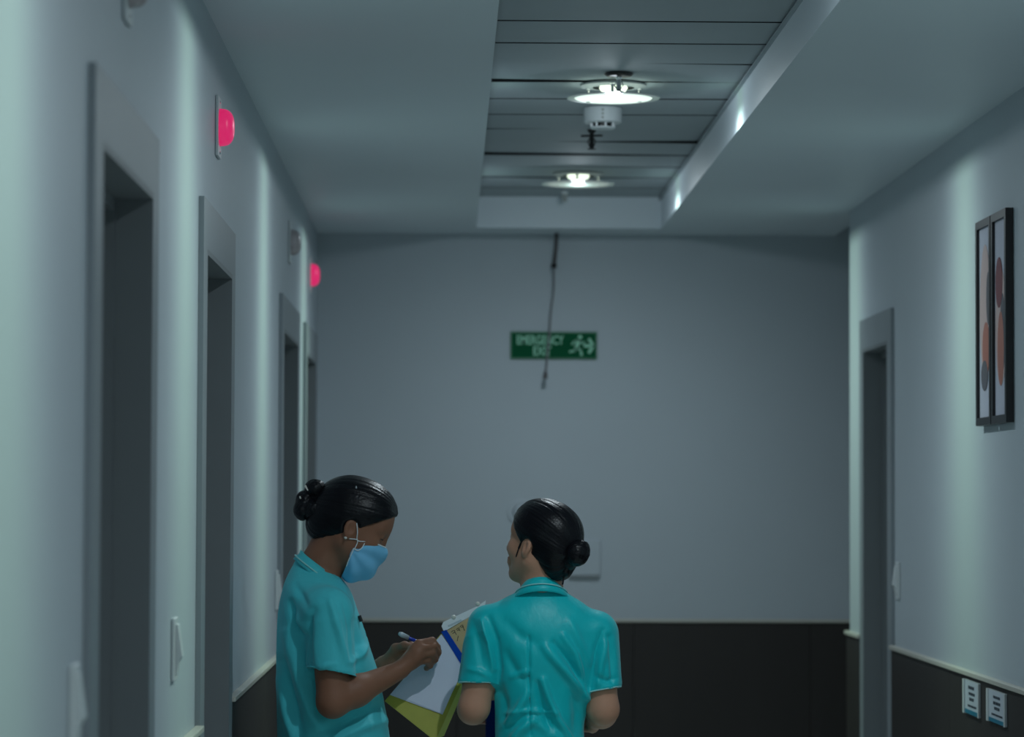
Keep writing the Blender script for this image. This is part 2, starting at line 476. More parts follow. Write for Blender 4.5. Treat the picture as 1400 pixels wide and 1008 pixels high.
d = ray(824, 148); t = (ZP - CAMZ) / d.z; p = Vector((0, 0, CAMZ)) + d * t
root = empty('smoke_detector', p); tag(root, 'white round smoke detector between downlight and black sprinkler', 'smoke detector')
add('body', lathe([(0.054, -0.048), (0.060, -0.044), (0.061, -0.003), (0.061, -0.001)], p, n=40), M['white_plastic'], root)
add('sensor_cage', lathe([(0.036, -0.066), (0.040, -0.062), (0.040, -0.060), (0.034, -0.060)], p, n=32), M['white_plastic'], root)
for k in range(8):
    a = k * math.pi / 4 + 0.2
    x, y = p.x + 0.037 * math.cos(a), p.y + 0.037 * math.sin(a)
    add('cage_rib', boxes((x - 0.003, x + 0.003, y - 0.003, y + 0.003, p.z - 0.060, p.z - 0.048)), M['white_plastic'], root)
add('sensor_core', lathe([(0.028, -0.0598), (0.028, -0.0482)], p, n=24), M['black_metal'], root)
for k in range(3):
    add('indicator', lathe([(0.0006, -0.0640), (0.004, -0.062), (0.0045, -0.0605)], (p.x - 0.004, p.y, p.z - 0.012 * k + 0.054), n=12), M['white_plastic'], root) if False else None
    me = lathe([(0.0035, -0.0625), (0.0045, -0.0615)], (p.x - 0.003, p.y, p.z - 0.012 - 0.012 * k), axis='Y', n=12)
    add('indicator', me, M['flange'], root)

# loose cable hanging in front of the exit sign
YC = 12.44
pts = [P(761, 322, YC), P(760, 340, YC), P(757.5, 362, YC)]
pts[0].z = ZS - 0.001
root = empty('hanging_cable', pts[0]); tag(root, 'dark loose cable hanging from the ceiling before the exit sign', 'cable')
add('conduit', tube(pts, 0.0085, 8), M['dark_cable'], root, smooth=True)
add('conduit_end', tube([P(757.6, 361, YC), P(757, 366, YC)], 0.0125, 10), M['black_metal'], root)
add('wire', tube(smooth_path([P(757, 366, YC), P(757, 395, YC), P(753, 430, YC), P(750, 470, YC), P(746, 510, YC)]), 0.0042, 8), M['wire_grey'], root, smooth=True)
add('plug', tube([P(746, 509, YC), P(745, 518, YC)], [0.008, 0.011], 8), M['dark_cable'], root)

# ------------------------------------------------------------------ exit sign on the end wall
sc = P(757, 472.5, YD)
w, h = 0.360, 0.114
root = empty('exit_sign', (sc.x, YD, sc.z - h / 2))
tag(root, 'green emergency exit sign with running figure and arrow on the end wall', 'sign')
add('sign_board', bevel_box(sc.x - w / 2, sc.x + w / 2, YD - 0.010, YD - 0.0006, sc.z - h / 2, sc.z + h / 2, 0.002, 1), M['sign_edge'], root)
add('sign_face', boxes((sc.x - w / 2 + 0.006, sc.x + w / 2 - 0.006, YD - 0.0112, YD - 0.0101, sc.z - h / 2 + 0.006, sc.z + h / 2 - 0.006)), M['sign_green'], root)
RT = Matrix.Rotation(math.pi / 2, 4, 'X')
def sx(px): return sc.x + (px - 757) * DEPTH / FPX
def sz(py): return sc.z - (py - 472.5) * DEPTH / FPX
yt = YD - 0.0116
add('lettering', text_mesh('EMERGENCY', 0.052, Matrix.Translation((sx(738), yt, sz(466))) @ RT @ Matrix.Diagonal((0.66, 1, 1, 1))), M['sign_mint'], root)
add('lettering', text_mesh('EXIT', 0.052, Matrix.Translation((sx(741), yt, sz(481))) @ RT @ Matrix.Diagonal((0.72, 1, 1, 1))), M['sign_mint'], root)
bm = bmesh.new()
def limb(pts, w_):
    for (x0, y0), (x1, y1) in zip(pts, pts[1:]):
        a = Vector((sx(x0), 0, sz(y0))); b = Vector((sx(x1), 0, sz(y1)))
        nn = (b - a).normalized(); s = Vector((-nn.z, 0, nn.x)) * w_ / 2
        a = a - nn * w_ * 0.3; b = b + nn * w_ * 0.3
        f = [bm.verts.new((v.x, yt - 0.0006, v.z)) for v in (a - s, b - s, b + s, a + s)]
        g = [bm.verts.new((v.x, yt + 0.0003, v.z)) for v in (a - s, b - s, b + s, a + s)]
        bm.faces.new(f); bm.faces.new(g[::-1])
        for i in range(4): bm.faces.new((f[i], f[(i + 1) % 4], g[(i + 1) % 4], g[i]))
limb([(791, 466), (788, 476)], 0.016)
limb([(791, 465), (785, 467), (782, 471)], 0.007)
limb([(792, 466), (796, 470), (799, 468)], 0.007)
limb([(788, 476), (785, 480), (779, 481)], 0.009)
limb([(789, 476), (794, 479), (795, 486)], 0.009)
bmesh.ops.create_circle(bm, cap_ends=True, radius=0.0085, segments=16, matrix=Matrix.Translation((sx(793), yt - 0.0006, sz(461))) @ RT)
add('running_figure', bm_mesh(bm), M['sign_mint'], root)
bm = bmesh.new()
limb([(799, 473), (807, 473)], 0.012)
limb([(805.5, 464), (811, 473), (805.5, 482)], 0.012)
add('arrow', bm_mesh(bm), M['sign_mint'], root)

# faint white fittings on the end wall, behind the nurse
a, b = P(776, 738, YD), P(821, 787, YD)
root = empty('wall_dispenser', (0.5 * (a.x + b.x), YD, b.z)); tag(root, 'small white box dispenser on the end wall by the bun', 'dispenser')
add('casing', bevel_box(a.x, b.x, YD - 0.012, YD - 0.0006, b.z, a.z, 0.004, 2), M['wall'], root)
add('bottom_shadow_strip', boxes((a.x + 0.006, b.x - 0.006, YD - 0.014, YD - 0.006, b.z - 0.008, b.z - 0.0004)), M['grey_plastic'], root)  # grey strip standing in for the shadow under the box
a = P(712, 701, YD)
root = empty('wall_bell', (a.x, YD, a.z - 0.04)); tag(root, 'round white alarm disc on the end wall', 'alarm')
add('backing', lathe([(0.050, -0.006), (0.056, -0.004), (0.056, -0.0006)], (a.x, YD, a.z), axis='Y', n=32), M['wall'], root, smooth=False)
add('dome', lathe([(0.004, -0.010), (0.022, -0.009), (0.034, -0.0062)], (a.x, YD, a.z), axis='Y', n=28), M['wall'], root, smooth=True)

# ------------------------------------------------------------------ call lights over the doors
def call_light(Y, label, lit):
    z = CAMZ + 0.870
    root = empty('call_light', (XL, Y, z - 0.07)); tag(root, label, 'call light', 'call lights above the doors')
    add('back_plate', bevel_box(XL + 0.0006, XL + 0.0075, Y - 0.05, Y + 0.05, z - 0.071, z + 0.071, 0.0015, 1), M['white_plastic'], root)
    bm = bmesh.new(); bmesh.ops.create_uvsphere(bm, u_segments=28, v_segments=18, radius=1.0)
    for v in bm.verts:
        c = v.co
        def sq(t, e): return math.copysign(abs(t) ** e, t)
        v.co = Vector((sq(c.x, 0.7) * 0.034, sq(c.y, 0.8) * 0.042, sq(c.z, 0.75) * 0.0435))
    geom = bm.verts[:] + bm.edges[:] + bm.faces[:]
    bmesh.ops.bisect_plane(bm, geom=geom, plane_co=(0, 0, 0), plane_no=(1, 0, 0), clear_inner=True)
    bmesh.ops.translate(bm, verts=bm.verts[:], vec=(XL + 0.0078, Y, z))
    add('lens', bm_mesh(bm), M['red_lens'] if lit else M['pale_lens'], root, smooth=True)
    for s in (-1, 1):
        add('screw', lathe([(0.004, 0.0076), (0.003, 0.0095)], (XL, Y, z + s * 0.060), axis='X', n=10), M['chrome'], root)

call_light(0.4055 * DEPTH, 'unlit white call light above the doorway nearest its switch plate', False)
call_light(0.5655 * DEPTH, 'glowing red call light on a tall white plate above the second doorway', True)
call_light(0.8200 * DEPTH, 'unlit white call light between the two glowing red ones', False)
call_light(0.9400 * DEPTH, 'glowing red call light above the last door by the end wall', True)

# ------------------------------------------------------------------ switches
def wall_switch(x, sgn, Y, z, label, w_=0.075, h_=0.125):
    root = empty('light_switch', (x, Y, z - h_ / 2)); tag(root, label, 'switch', 'rocker switches on the corridor walls')
    a, b = sorted((x + sgn * 0.0006, x + sgn * 0.008))
    add('switch_plate', bevel_box(a, b, Y - w_ / 2, Y + w_ / 2, z - h_ / 2, z + h_ / 2, 0.002, 1), M['white_plastic'], root)
    bm = bmesh.new()
    prof = [(0.0082, h_ * 0.40), (0.0125, h_ * 0.38), (0.021, -h_ * 0.12), (0.0145, -h_ * 0.20), (0.0105, -h_ * 0.40), (0.0082, -h_ * 0.42)]
    ra = [bm.verts.new((x + sgn * dx, Y - w_ * 0.3, z + dz)) for dx, dz in prof]
    rb = [bm.verts.new((x + sgn * dx, Y + w_ * 0.3, z + dz)) for dx, dz in prof]
    bm.faces.new(ra); bm.faces.new(rb[::-1])
    for i in range(len(prof)): bm.faces.new((ra[i], ra[(i + 1) % len(prof)], rb[(i + 1) % len(prof)], rb[i]))
    bmesh.ops.recalc_face_normals(bm, faces=bm.faces[:])
    add('rocker', bm_mesh(bm), M['white_plastic'], root)

wall_switch(XL, 1, 0.354 * DEPTH, CAMZ - 0.305, 'white rocker switch before the doorway nearest the viewer')
wall_switch(XL, 1, 0.483 * DEPTH, CAMZ - 0.300, 'white rocker switch on the wall between the first two doorways')
wall_switch(XL, 1, 0.768 * DEPTH, CAMZ - 0.290, 'white rocker switch on the left wall behind the masked nurse')
wall_switch(XR, -1, 0.815 * DEPTH, CAMZ - 0.270, 'white rocker switch on the right wall beside the narrow doorway')

# ------------------------------------------------------------------ pictures on the right wall
def ell(bm, x, y, z, ry, rz, tilt=0.0, n=24):
    f = []
    for i in range(n):
        a = 2 * math.pi * i / n
        u, v = ry * math.cos(a), rz * math.sin(a)
        f.append((x, y + u * math.cos(tilt) - v * math.sin(tilt), z + u * math.sin(tilt) + v * math.cos(tilt)))
    A = [bm.verts.new(p) for p in f]; B = [bm.verts.new((p[0] - 0.0008, p[1], p[2])) for p in f]
    bm.faces.new(A); bm.faces.new(B[::-1])
    for i in range(n): bm.faces.new((A[i], A[(i + 1) % n], B[(i + 1) % n], B[i]))

def picture(Ya, Yb, z0, z1, shapes, label):
    root = empty('framed_picture', (XR, 0.5 * (Ya + Yb), z0)); tag(root, label, 'picture', 'abstract prints on the right wall')
    t, f = 0.022, 0.022
    x0, x1 = XR - t, XR - 0.0006
    for args in ((x0, x1, Ya, Ya + f, z0, z1), (x0, x1, Yb - f, Yb, z0, z1), (x0, x1, Ya + f, Yb - f, z0, z0 + f), (x0, x1, Ya + f, Yb - f, z1 - f, z1)):
        add('frame_bar', boxes(args), M['pic_frame'], root)
    pr = add('print', boxes((x0 + 0.008, x1, Ya + f, Yb - f, z0 + f, z1 - f)), M['pic_mount'], root)
    W = Yb - Ya - 2 * f; H = z1 - z0 - 2 * f
    for k, (u, v, ru, rv, tl, mm) in enumerate(shapes):
        bm = bmesh.new(); ell(bm, x0 + 0.0078 - 0.0003 * k, Ya + f + W * u, z0 + f + H * v, W * ru, H * rv, tl)
        bmesh.ops.recalc_face_normals(bm, faces=bm.faces[:])
        add('painted_shape', bm_mesh(bm), M[mm], pr)

zc0, zc1 = CAMZ + 0.212, CAMZ + 0.792
# u runs away from the viewer (right to left as seen)
picture(0.6475 * DEPTH, 0.6655 * DEPTH, zc0, zc1, [(0.5, 0.45, 0.44, 0.30, 0, 'pic_blush'), (0.34, 0.42, 0.20, 0.20, 0, 'pic_slate'), (0.5, 0.34, 0.26, 0.19, 0, 'pic_rust'), (0.62, 0.68, 0.28, 0.13, 0.0, 'pic_maroon')],
        'black framed abstract print with maroon and rust ovals')
picture(0.6665 * DEPTH, 0.6850 * DEPTH, zc0, zc1, [(0.5, 0.55, 0.44, 0.36, 0, 'pic_blush'), (0.22, 0.62, 0.17, 0.14, 0, 'pic_slate'), (0.42, 0.36, 0.30, 0.14, 0, 'pic_rust'), (0.55, 0.22, 0.28, 0.08, 0, 'pic_slate'), ],
        'black framed abstract print with a dark lower oval and pink stone shapes')

# ------------------------------------------------------------------ notices on the dark dado
def notice(pxa, pxb, pyt, pyb, label, rows):
    xf = XR - DP - 0.001
    A = PX(pxa, pyt, xf); B = PX(pxb, pyt, xf); C = PX(pxa, pyb, xf)
    y1, y0 = A.y, B.y; zt = min(A.z, ZD - 0.004); zb = C.z
    root = empty('wall_notice', (XR - DP, 0.5 * (y0 + y1), zb)); tag(root, label, 'notice', 'notice holders on the dado')
    xw = XR - DP - 0.0004
    W, H = y1 - y0, zt - zb
    add('holder', bevel_box(xw - 0.006, xw, y0, y1, zb, zt, 0.0015, 1), M['grey_plastic'], root)
    c = add('card', boxes((xw - 0.0072, xw - 0.0062, y0 + W * 0.05, y1 - W * 0.10, zb + H * 0.03, zt - H * 0.02)), M['notice'], root)
    add('side_lip', boxes((xw - 0.011, xw - 0.0062, y1 - W * 0.09, y1, zb, zt)), M['white_plastic'], root)
    add('side_lip', boxes((xw - 0.009, xw - 0.0062, y0, y0 + W * 0.045, zb, zt)), M['white_plastic'], root)
    add('colour_band', boxes((xw - 0.0084, xw - 0.0073, y0 + W * 0.05, y1 - W * 0.10, zb + H * 0.02, zb + H * 0.14)), M['notice_blue'], c)
    for v, a0, a1, hh in rows:
        nseg = 3
        for s in range(nseg):
            ya = y0 + W * (a0 + (a1 - a0) * s / nseg + 0.012); yb = y0 + W * (a0 + (a1 - a0) * (s + 1) / nseg - 0.012)
            add('text_block', boxes((xw - 0.0080, xw - 0.0073, ya, yb, zb + H * (v - hh), zb + H * (v + hh))), M['notice_text'], c)

notice(1320.5, 1341, 928, 974, 'blue banded notice card under the dado rail, farther from the pictures', [(0.80, 0.28, 0.68, 0.045), (0.62, 0.24, 0.66, 0.04), (0.46, 0.30, 0.62, 0.045), (0.26, 0.14, 0.72, 0.03)])
notice(1353, 1377, 941, 985, 'blue banded notice card under the dado rail, nearer the pictures', [(0.80, 0.26, 0.66, 0.04), (0.62, 0.24, 0.66, 0.045), (0.46, 0.28, 0.60, 0.045), (0.26, 0.12, 0.76, 0.03)])

# ------------------------------------------------------------------ people: implicit surfaces meshed as one skin
class Field:
    def __init__(self, lo, hi, h):
        self.lo = np.array(lo, dtype=np.float64); self.h = h
        self.n = np.ceil((np.array(hi) - self.lo) / h).astype(int) + 1
        self.V = np.full(self.n, 1.0, dtype=np.float32)
    def sub(self, lo, hi):
        a = np.maximum(np.floor((np.array(lo) - self.lo) / self.h).astype(int), 0)
        b = np.minimum(np.ceil((np.array(hi) - self.lo) / self.h).astype(int) + 1, self.n)
        if np.any(b <= a): return None
        sl = tuple(slice(i, j) for i, j in zip(a, b))
        ax = [(self.lo[k] + self.h * np.arange(a[k], b[k])).astype(np.float32) for k in range(3)]
        return sl, ax[0][:, None, None], ax[1][None, :, None], ax[2][None, None, :]
    def put(self, sl, d, k, mode):
        V = self.V[sl]
        if mode == 'sub': d = -d
        if k <= 0:
            self.V[sl] = np.minimum(V, d) if mode == 'add' else np.maximum(V, d)
            return
        hh = np.maximum(k - np.abs(V - d), 0) / k
        if mode == 'add': self.V[sl] = np.minimum(V, d) - hh * hh * k * 0.25
        else: self.V[sl] = np.maximum(V, d) + hh * hh * k * 0.25
    def cap(self, a, b, ra, rb=None, k=0.01, mode='add'):
        rb = ra if rb is None else rb
        a = np.array(a); b = np.array(b); m = max(ra, rb) + k + 0.03
        s = self.sub(np.minimum(a, b) - m, np.maximum(a, b) + m)
        if s is None: return
        sl, X, Y, Z = s
        d = b - a; L = float(d @ d) + 1e-12
        t = np.clip(((X - a[0]) * d[0] + (Y - a[1]) * d[1] + (Z - a[2]) * d[2]) / L, 0, 1)
        q = np.sqrt((X - a[0] - t * d[0]) ** 2 + (Y - a[1] - t * d[1]) ** 2 + (Z - a[2] - t * d[2]) ** 2)
        self.put(sl, q - (ra + (rb - ra) * t), k, mode)
    def ell(self, c, r, R=None, k=0.01, mode='add'):
        c = np.array(c); r = np.array(r); m = max(r) + k + 0.03
        s = self.sub(c - m, c + m)
        if s is None: return
        sl, X, Y, Z = s
        R = np.eye(3) if R is None else R
        dx, dy, dz = X - c[0], Y - c[1], Z - c[2]
        u = [(R[0, i] * dx + R[1, i] * dy + R[2, i] * dz) for i in range(3)]
        k0 = np.sqrt(sum((u[i] / r[i]) ** 2 for i in range(3)))
        k1 = np.sqrt(sum((u[i] / r[i] ** 2) ** 2 for i in range(3))) + 1e-6
        self.put(sl, np.where(k0 < 1e-4, -min(r), k0 * (k0 - 1) / k1).astype(np.float32), k, mode)
    def merge(self, G, k):
        self.put((slice(None),) * 3, G.V, k, 'add')
    def twin(self):
        G = Field.__new__(Field); G.lo = self.lo; G.h = self.h; G.n = self.n; G.V = np.full(self.n, 1.0, dtype=np.float32); return G
    def plane(self, p, nrm, k=0.0):          # keep the side the normal points away from
        s = self.sub(self.lo, self.lo + self.h * self.n)
        sl, X, Y, Z = s
        nrm = np.array(nrm, dtype=float); nrm /= np.linalg.norm(nrm)
        d = (X - p[0]) * nrm[0] + (Y - p[1]) * nrm[1] + (Z - p[2]) * nrm[2]
        self.put(sl, -d.astype(np.float32), k, 'sub')
    def sections(self, secs, inset=0.0, k=0.02, power=2.3, mode='add'):
        """secs: rows (z, cx, cy, half_x, half_y)"""
        S = np.array(sorted(secs))
        z0, z1 = S[0, 0], S[-1, 0]
        s = self.sub((S[:, 1] - S[:, 3]).min() * np.array([1, 0, 0]) + np.array([-0.1, (S[:, 2] - S[:, 4]).min() - 0.1, z0 - 0.05]),
                     (S[:, 1] + S[:, 3]).max() * np.array([1, 0, 0]) + np.array([0.1, (S[:, 2] + S[:, 4]).max() + 0.1, z1 + 0.05]))
        sl, X, Y, Z = s
        zz = np.linspace(z0, z1, 400)
        def sm(c):
            v = np.interp(zz, S[:, 0], S[:, c]); ker = np.hanning(31); ker /= ker.sum()
            vp = np.concatenate([np.full(15, v[0]), v, np.full(15, v[-1])])
            return np.convolve(vp, ker, 'valid')
        f = [np.interp(Z[0, 0, :], zz, sm(c)).astype(np.float32)[None, None, :] for c in (1, 2, 3, 4)]
        ax = np.maximum(f[2] - inset, 0.01); ay = np.maximum(f[3] - inset, 0.01)
        rr = (np.abs((X - f[0]) / ax) ** power + np.abs((Y - f[1]) / ay) ** power) ** (1 / power)
        d = (rr - 1) * np.minimum(ax, ay)
        d = np.maximum(d, np.maximum(z0 - Z, Z - z1))
        self.put(sl, d.astype(np.float32), k, mode)
    def mesh(self, name):
        V = self.V
        V = np.pad(V, 1, constant_values=1.0); lo = self.lo - self.h
        ins = V < 0
        c = np.zeros(np.array(V.shape) - 1, dtype=np.uint8)
        for i in (0, 1):
            for j in (0, 1):
                for k in (0, 1):
                    c += ins[i:V.shape[0] - 1 + i, j:V.shape[1] - 1 + j, k:V.shape[2] - 1 + k]
        act = (c > 0) & (c < 8)
        ac = np.argwhere(act)
        idx = np.full(act.shape, -1, dtype=np.int32); idx[act] = np.arange(len(ac))
        acc = np.zeros((len(ac), 3)); cnt = np.zeros(len(ac))
        corners = [(i, j, k) for i in (0, 1) for j in (0, 1) for k in (0, 1)]
        for a in corners:
            for ax in range(3):
                if a[ax]: continue
                b = list(a); b[ax] = 1
                va = V[ac[:, 0] + a[0], ac[:, 1] + a[1], ac[:, 2] + a[2]]
                vb = V[ac[:, 0] + b[0], ac[:, 1] + b[1], ac[:, 2] + b[2]]
                m = (va < 0) != (vb < 0)
                t = np.where(m, va / np.where(m, va - vb, 1), 0)
                p = np.tile(np.array(a, dtype=float), (len(ac), 1)); p[:, ax] += t
                acc[m] += p[m]; cnt[m] += 1
        verts = lo + self.h * (ac + acc / cnt[:, None])
        faces = []
        for ax in range(3):
            o1, o2 = [(1, 2), (2, 0), (0, 1)][ax]
            sA = [slice(None)] * 3; sB = [slice(None)] * 3
            sA[ax] = slice(0, -1); sB[ax] = slice(1, None)
            A = ins[tuple(sA)]; B = ins[tuple(sB)]
            e = np.argwhere(A != B)
            e = e[(e[:, o1] > 0) & (e[:, o2] > 0) & (e[:, o1] < act.shape[o1]) & (e[:, o2] < act.shape[o2])]
            flip = A[e[:, 0], e[:, 1], e[:, 2]]
            def cell(d1, d2):
                q = e.copy(); q[:, o1] -= d1; q[:, o2] -= d2
                return idx[q[:, 0], q[:, 1], q[:, 2]]
            q = np.stack([cell(1, 1), cell(0, 1), cell(0, 0), cell(1, 0)], 1)
            q[~flip] = q[~flip][:, ::-1]
            faces.append(q)
        F = np.concatenate(faces)
        me = bpy.data.meshes.new(name)
        me.vertices.add(len(verts)); me.vertices.foreach_set('co', verts.astype(np.float32).ravel())
        me.loops.add(F.size); me.loops.foreach_set('vertex_index', F.astype(np.int32).ravel())
        me.polygons.add(len(F)); me.polygons.foreach_set('loop_start', np.arange(0, F.size, 4, dtype=np.int32))
        me.update(calc_edges=True); me.validate()
        return me

def mesh_arrays(me):
    n = len(me.vertices); co = np.empty(n * 3, np.float32); no = np.empty(n * 3, np.float32)
    me.vertices.foreach_get('co', co); me.vertex_normals.foreach_get('vector', no)
    return co.reshape(-1, 3).astype(float), no.reshape(-1, 3).astype(float)

def set_co(me, co):
    me.vertices.foreach_set('co', co.astype(np.float32).ravel()); me.update()

def relax(me, it=2):
    n = len(me.vertices); e = np.empty(len(me.edges) * 2, np.int32); me.edges.foreach_get('vertices', e); e = e.reshape(-1, 2)
    co, _ = mesh_arrays(me)
    deg = np.bincount(e.ravel(), minlength=n).astype(float)[:, None]
    for _ in range(it):
        s = np.zeros_like(co)
        for c in range(3):
            s[:, c] = np.bincount(e[:, 0], co[e[:, 1], c], n) + np.bincount(e[:, 1], co[e[:, 0], c], n)
        co = 0.5 * co + 0.5 * s / np.maximum(deg, 1)
    set_co(me, co)

R3n = np.array(R3)
def to_px(co):
    q = (co - np.array([0, 0, CAMZ])) @ R3n          # camera space
    return 700 + FPX * q[:, 0] / -q[:, 2], 504 - FPX * q[:, 1] / -q[:, 2]

def folds(me, lines, facing=None):
    """raised or sunk creases: rows (pixel polyline, height in m, width in px)"""
    co, no = mesh_arrays(me)
    x, y = to_px(co)
    view = np.array([0, 0, CAMZ]) - co; view /= np.linalg.norm(view, axis=1)[:, None]
    front = np.clip((np.sum(view * no, 1) + 0.1) / 0.3, 0, 1)
    d = np.zeros(len(co))
    for pts, amp, w_ in lines:
        pts = [np.array(p, dtype=float) for p in pts]
        L = sum(np.linalg.norm(b - a) for a, b in zip(pts, pts[1:])); s0 = 0
        best = np.full(len(co), 1e9); fade = np.zeros(len(co))
        for a, b in zip(pts, pts[1:]):
            v = b - a; l2 = v @ v
            t = np.clip(((x - a[0]) * v[0] + (y - a[1]) * v[1]) / l2, 0, 1)
            dist = np.hypot(x - a[0] - t * v[0], y - a[1] - t * v[1])
            s = (s0 + t * math.sqrt(l2)) / L
            m = dist < best
            best[m] = dist[m]; fade[m] = np.sin(np.pi * np.clip(0.12 + 0.76 * s[m], 0, 1)) ** 0.8
            s0 += math.sqrt(l2)
        d += amp * fade * np.exp(-(best / w_) ** 2)
    set_co(me, co + no * (2.0 * d * front)[:, None])

def wrinkles(me, amp, freq, seed):
    """sharp small creases: ridged noise"""
    co, no = mesh_arrays(me)
    warp = np.stack([vnoise(co * 7, seed + 3), vnoise(co * 7 + 9, seed + 4), vnoise(co * 7 + 17, seed + 5)], 1) * 0.6
    r = 1 - np.abs(vnoise(co * np.array(freq) + warp, seed)); m = np.clip(vnoise(co * 6 + 3, seed + 1) + 0.35, 0, 1)
    set_co(me, co + no * (amp * (r ** 4) * m)[:, None])

def hem_ring(center, nrm, axis, r, name, parent, m):
    """stitched edge where a sleeve (a tube along axis) meets its cutting plane"""
    c = np.array(center); ax = np.array(axis) / np.linalg.norm(axis); nn = np.array(nrm) / np.linalg.norm(nrm)
    u = np.cross(ax, [0, 1, 0]); u /= np.linalg.norm(u); v = np.cross(ax, u)
    pts = []
    for i in range(40):
        a = 2 * math.pi * i / 40; p_ = c + r * (u * math.cos(a) + v * math.sin(a))
        pts.append(p_ - ax * ((p_ - c) @ nn) / (ax @ nn))
    return add(name, tube(pts, 0.0020, 6, closed=True), m, parent, smooth=True)

def vnoise(p, seed=0):
    r = np.random.default_rng(seed); T = r.random((32, 32, 32))
    i = np.floor(p).astype(int); f = p - i; f = f * f * (3 - 2 * f)
    out = 0
    for a in (0, 1):
        for b in (0, 1):
            for c in (0, 1):
                w_ = (f[:, 0] if a else 1 - f[:, 0]) * (f[:, 1] if b else 1 - f[:, 1]) * (f[:, 2] if c else 1 - f[:, 2])
                out = out + w_ * T[(i[:, 0] + a) % 32, (i[:, 1] + b) % 32, (i[:, 2] + c) % 32]
    return out * 2 - 1

def head_matrix(origin, yaw, pitch, scale, roll=0.0):
    """local frame: x forward, y to the person's left, z up. yaw from +X, pitch down positive"""
    Rm = Matrix.Rotation(yaw, 3, 'Z') @ Matrix.Rotation(pitch, 3, 'Y') @ Matrix.Rotation(roll, 3, 'X')
    return np.array(origin), np.array(Rm), scale

def H(hm, x, y, z): return hm[0] + hm[2] * (hm[1] @ np.array([x, y, z]))

def add_head(F, hm, nose=0.104):
    o, R, s = hm
    e = lambda c, r, k=0.012, mode='add', rot=None: F.ell(H(hm, *c), np.array(r) * s, R if rot is None else R @ rot, k * s, mode)
    c = lambda a, b, ra, rb=None, k=0.01, mode='add': F.cap(H(hm, *a), H(hm, *b), ra * s, (rb or ra) * s, k * s, mode)
    e((-0.010, 0, 0.033), (0.092, 0.073, 0.083))
    e((0.030, 0, -0.012), (0.058, 0.058, 0.075), 0.03)
    for g in (-1, 1):
        c((0.002, g * 0.048, -0.040), (0.055, g * 0.018, -0.088), 0.020, 0.018, 0.03)      # jaw
        e((0.056, g * 0.036, -0.020), (0.026, 0.024, 0.026), 0.02)                          # cheek
        c((0.078, g * 0.012, 0.028), (0.066, g * 0.044, 0.026), 0.010, 0.009, 0.012)        # brow
        e((0.090, g * 0.031, 0.009), (0.014, 0.017, 0.011), 0.012, 'sub')                   # socket
        e((0.0705, g * 0.031, 0.008), (0.0135, 0.0145, 0.0125), 0.004)                      # eyelid over the ball
        e((nose - 0.010, g * 0.011, -0.033), (0.011, 0.007, 0.008), 0.006)                         # nostril wing
        # ear: rim with a hollow
        tilt = np.array(Matrix.Rotation(-0.2, 3, 'Y') @ Matrix.Rotation(g * -0.35, 3, 'Z'))
        e((0.000, g * 0.073, -0.003), (0.0155, 0.0080, 0.024), 0.006, 'add', tilt)
        e((0.004, g * 0.081, 0.000), (0.0095, 0.0085, 0.015), 0.004, 'sub', tilt)
        e((0.002, g * 0.072, -0.021), (0.008, 0.006, 0.009), 0.006, 'add', tilt)
    e((0.066, 0, 0.050), (0.022, 0.045, 0.035), 0.03)                                       # forehead
    c((0.084, 0, 0.016), (nose, 0, -0.028), 0.0075, 0.0095, 0.012)                         # nose
    e((0.064, 0, -0.092), (0.019, 0.020, 0.017), 0.02)                                      # chin
    e((0.083, 0, -0.060), (0.013, 0.024, 0.020), 0.014)                                     # muzzle
    e((0.092, 0, -0.054), (0.007, 0.020, 0.0055), 0.004)                                    # lips
    e((0.090, 0, -0.066), (0.008, 0.018, 0.0065), 0.004)

def finger(F, pts, r0, r1, k=0.004):
    n_ = len(pts) - 1
    for i in range(n_):
        a = r0 + (r1 - r0) * i / n_; b = r0 + (r1 - r0) * (i + 1) / n_
        F.cap(pts[i], pts[i + 1], a, b, k)

def hand(F, wrist, mcps, fingers, thumb, r=0.0082, wr=0.021):
    """wrist point, four knuckles, for each finger the joints after the knuckle, thumb joints"""
    w_ = np.array(wrist); M_ = [np.array(m) for m in mcps]
    for m in M_:
        F.cap(w_ + (m - w_) * 0.10, m, wr * 0.72, 0.0105, 0.012)
    for a, b in zip(M_, M_[1:]):
        F.cap(a * 0.8 + w_ * 0.2, b * 0.8 + w_ * 0.2, 0.0115, 0.0115, 0.010)
    for m, f in zip(M_, fingers): finger(F, [m] + [np.array(q) for q in f], r * 1.08, r * 0.84)
    finger(F, [w_ + (np.array(thumb[0]) - w_) * 0.25] + [np.array(q) for q in thumb], 0.0145, 0.0085, 0.008)

def loop_band(rows, m, name, parent, thick=0.004):
    """closed or open cloth band lofted through rows of points"""
    bm = bmesh.new(); vs = [[bm.verts.new(p) for p in r] for r in rows]
    n_ = len(rows[0])
    for a, b in zip(vs, vs[1:]):
        for i in range(n_): bm.faces.new((a[i], a[(i + 1) % n_], b[(i + 1) % n_], b[i]))
    bmesh.ops.recalc_face_normals(bm, faces=bm.faces[:])
    bmesh.ops.solidify(bm, geom=bm.faces[:], thickness=thick)
    return add(name, bm_mesh(bm), m, parent, smooth=True)

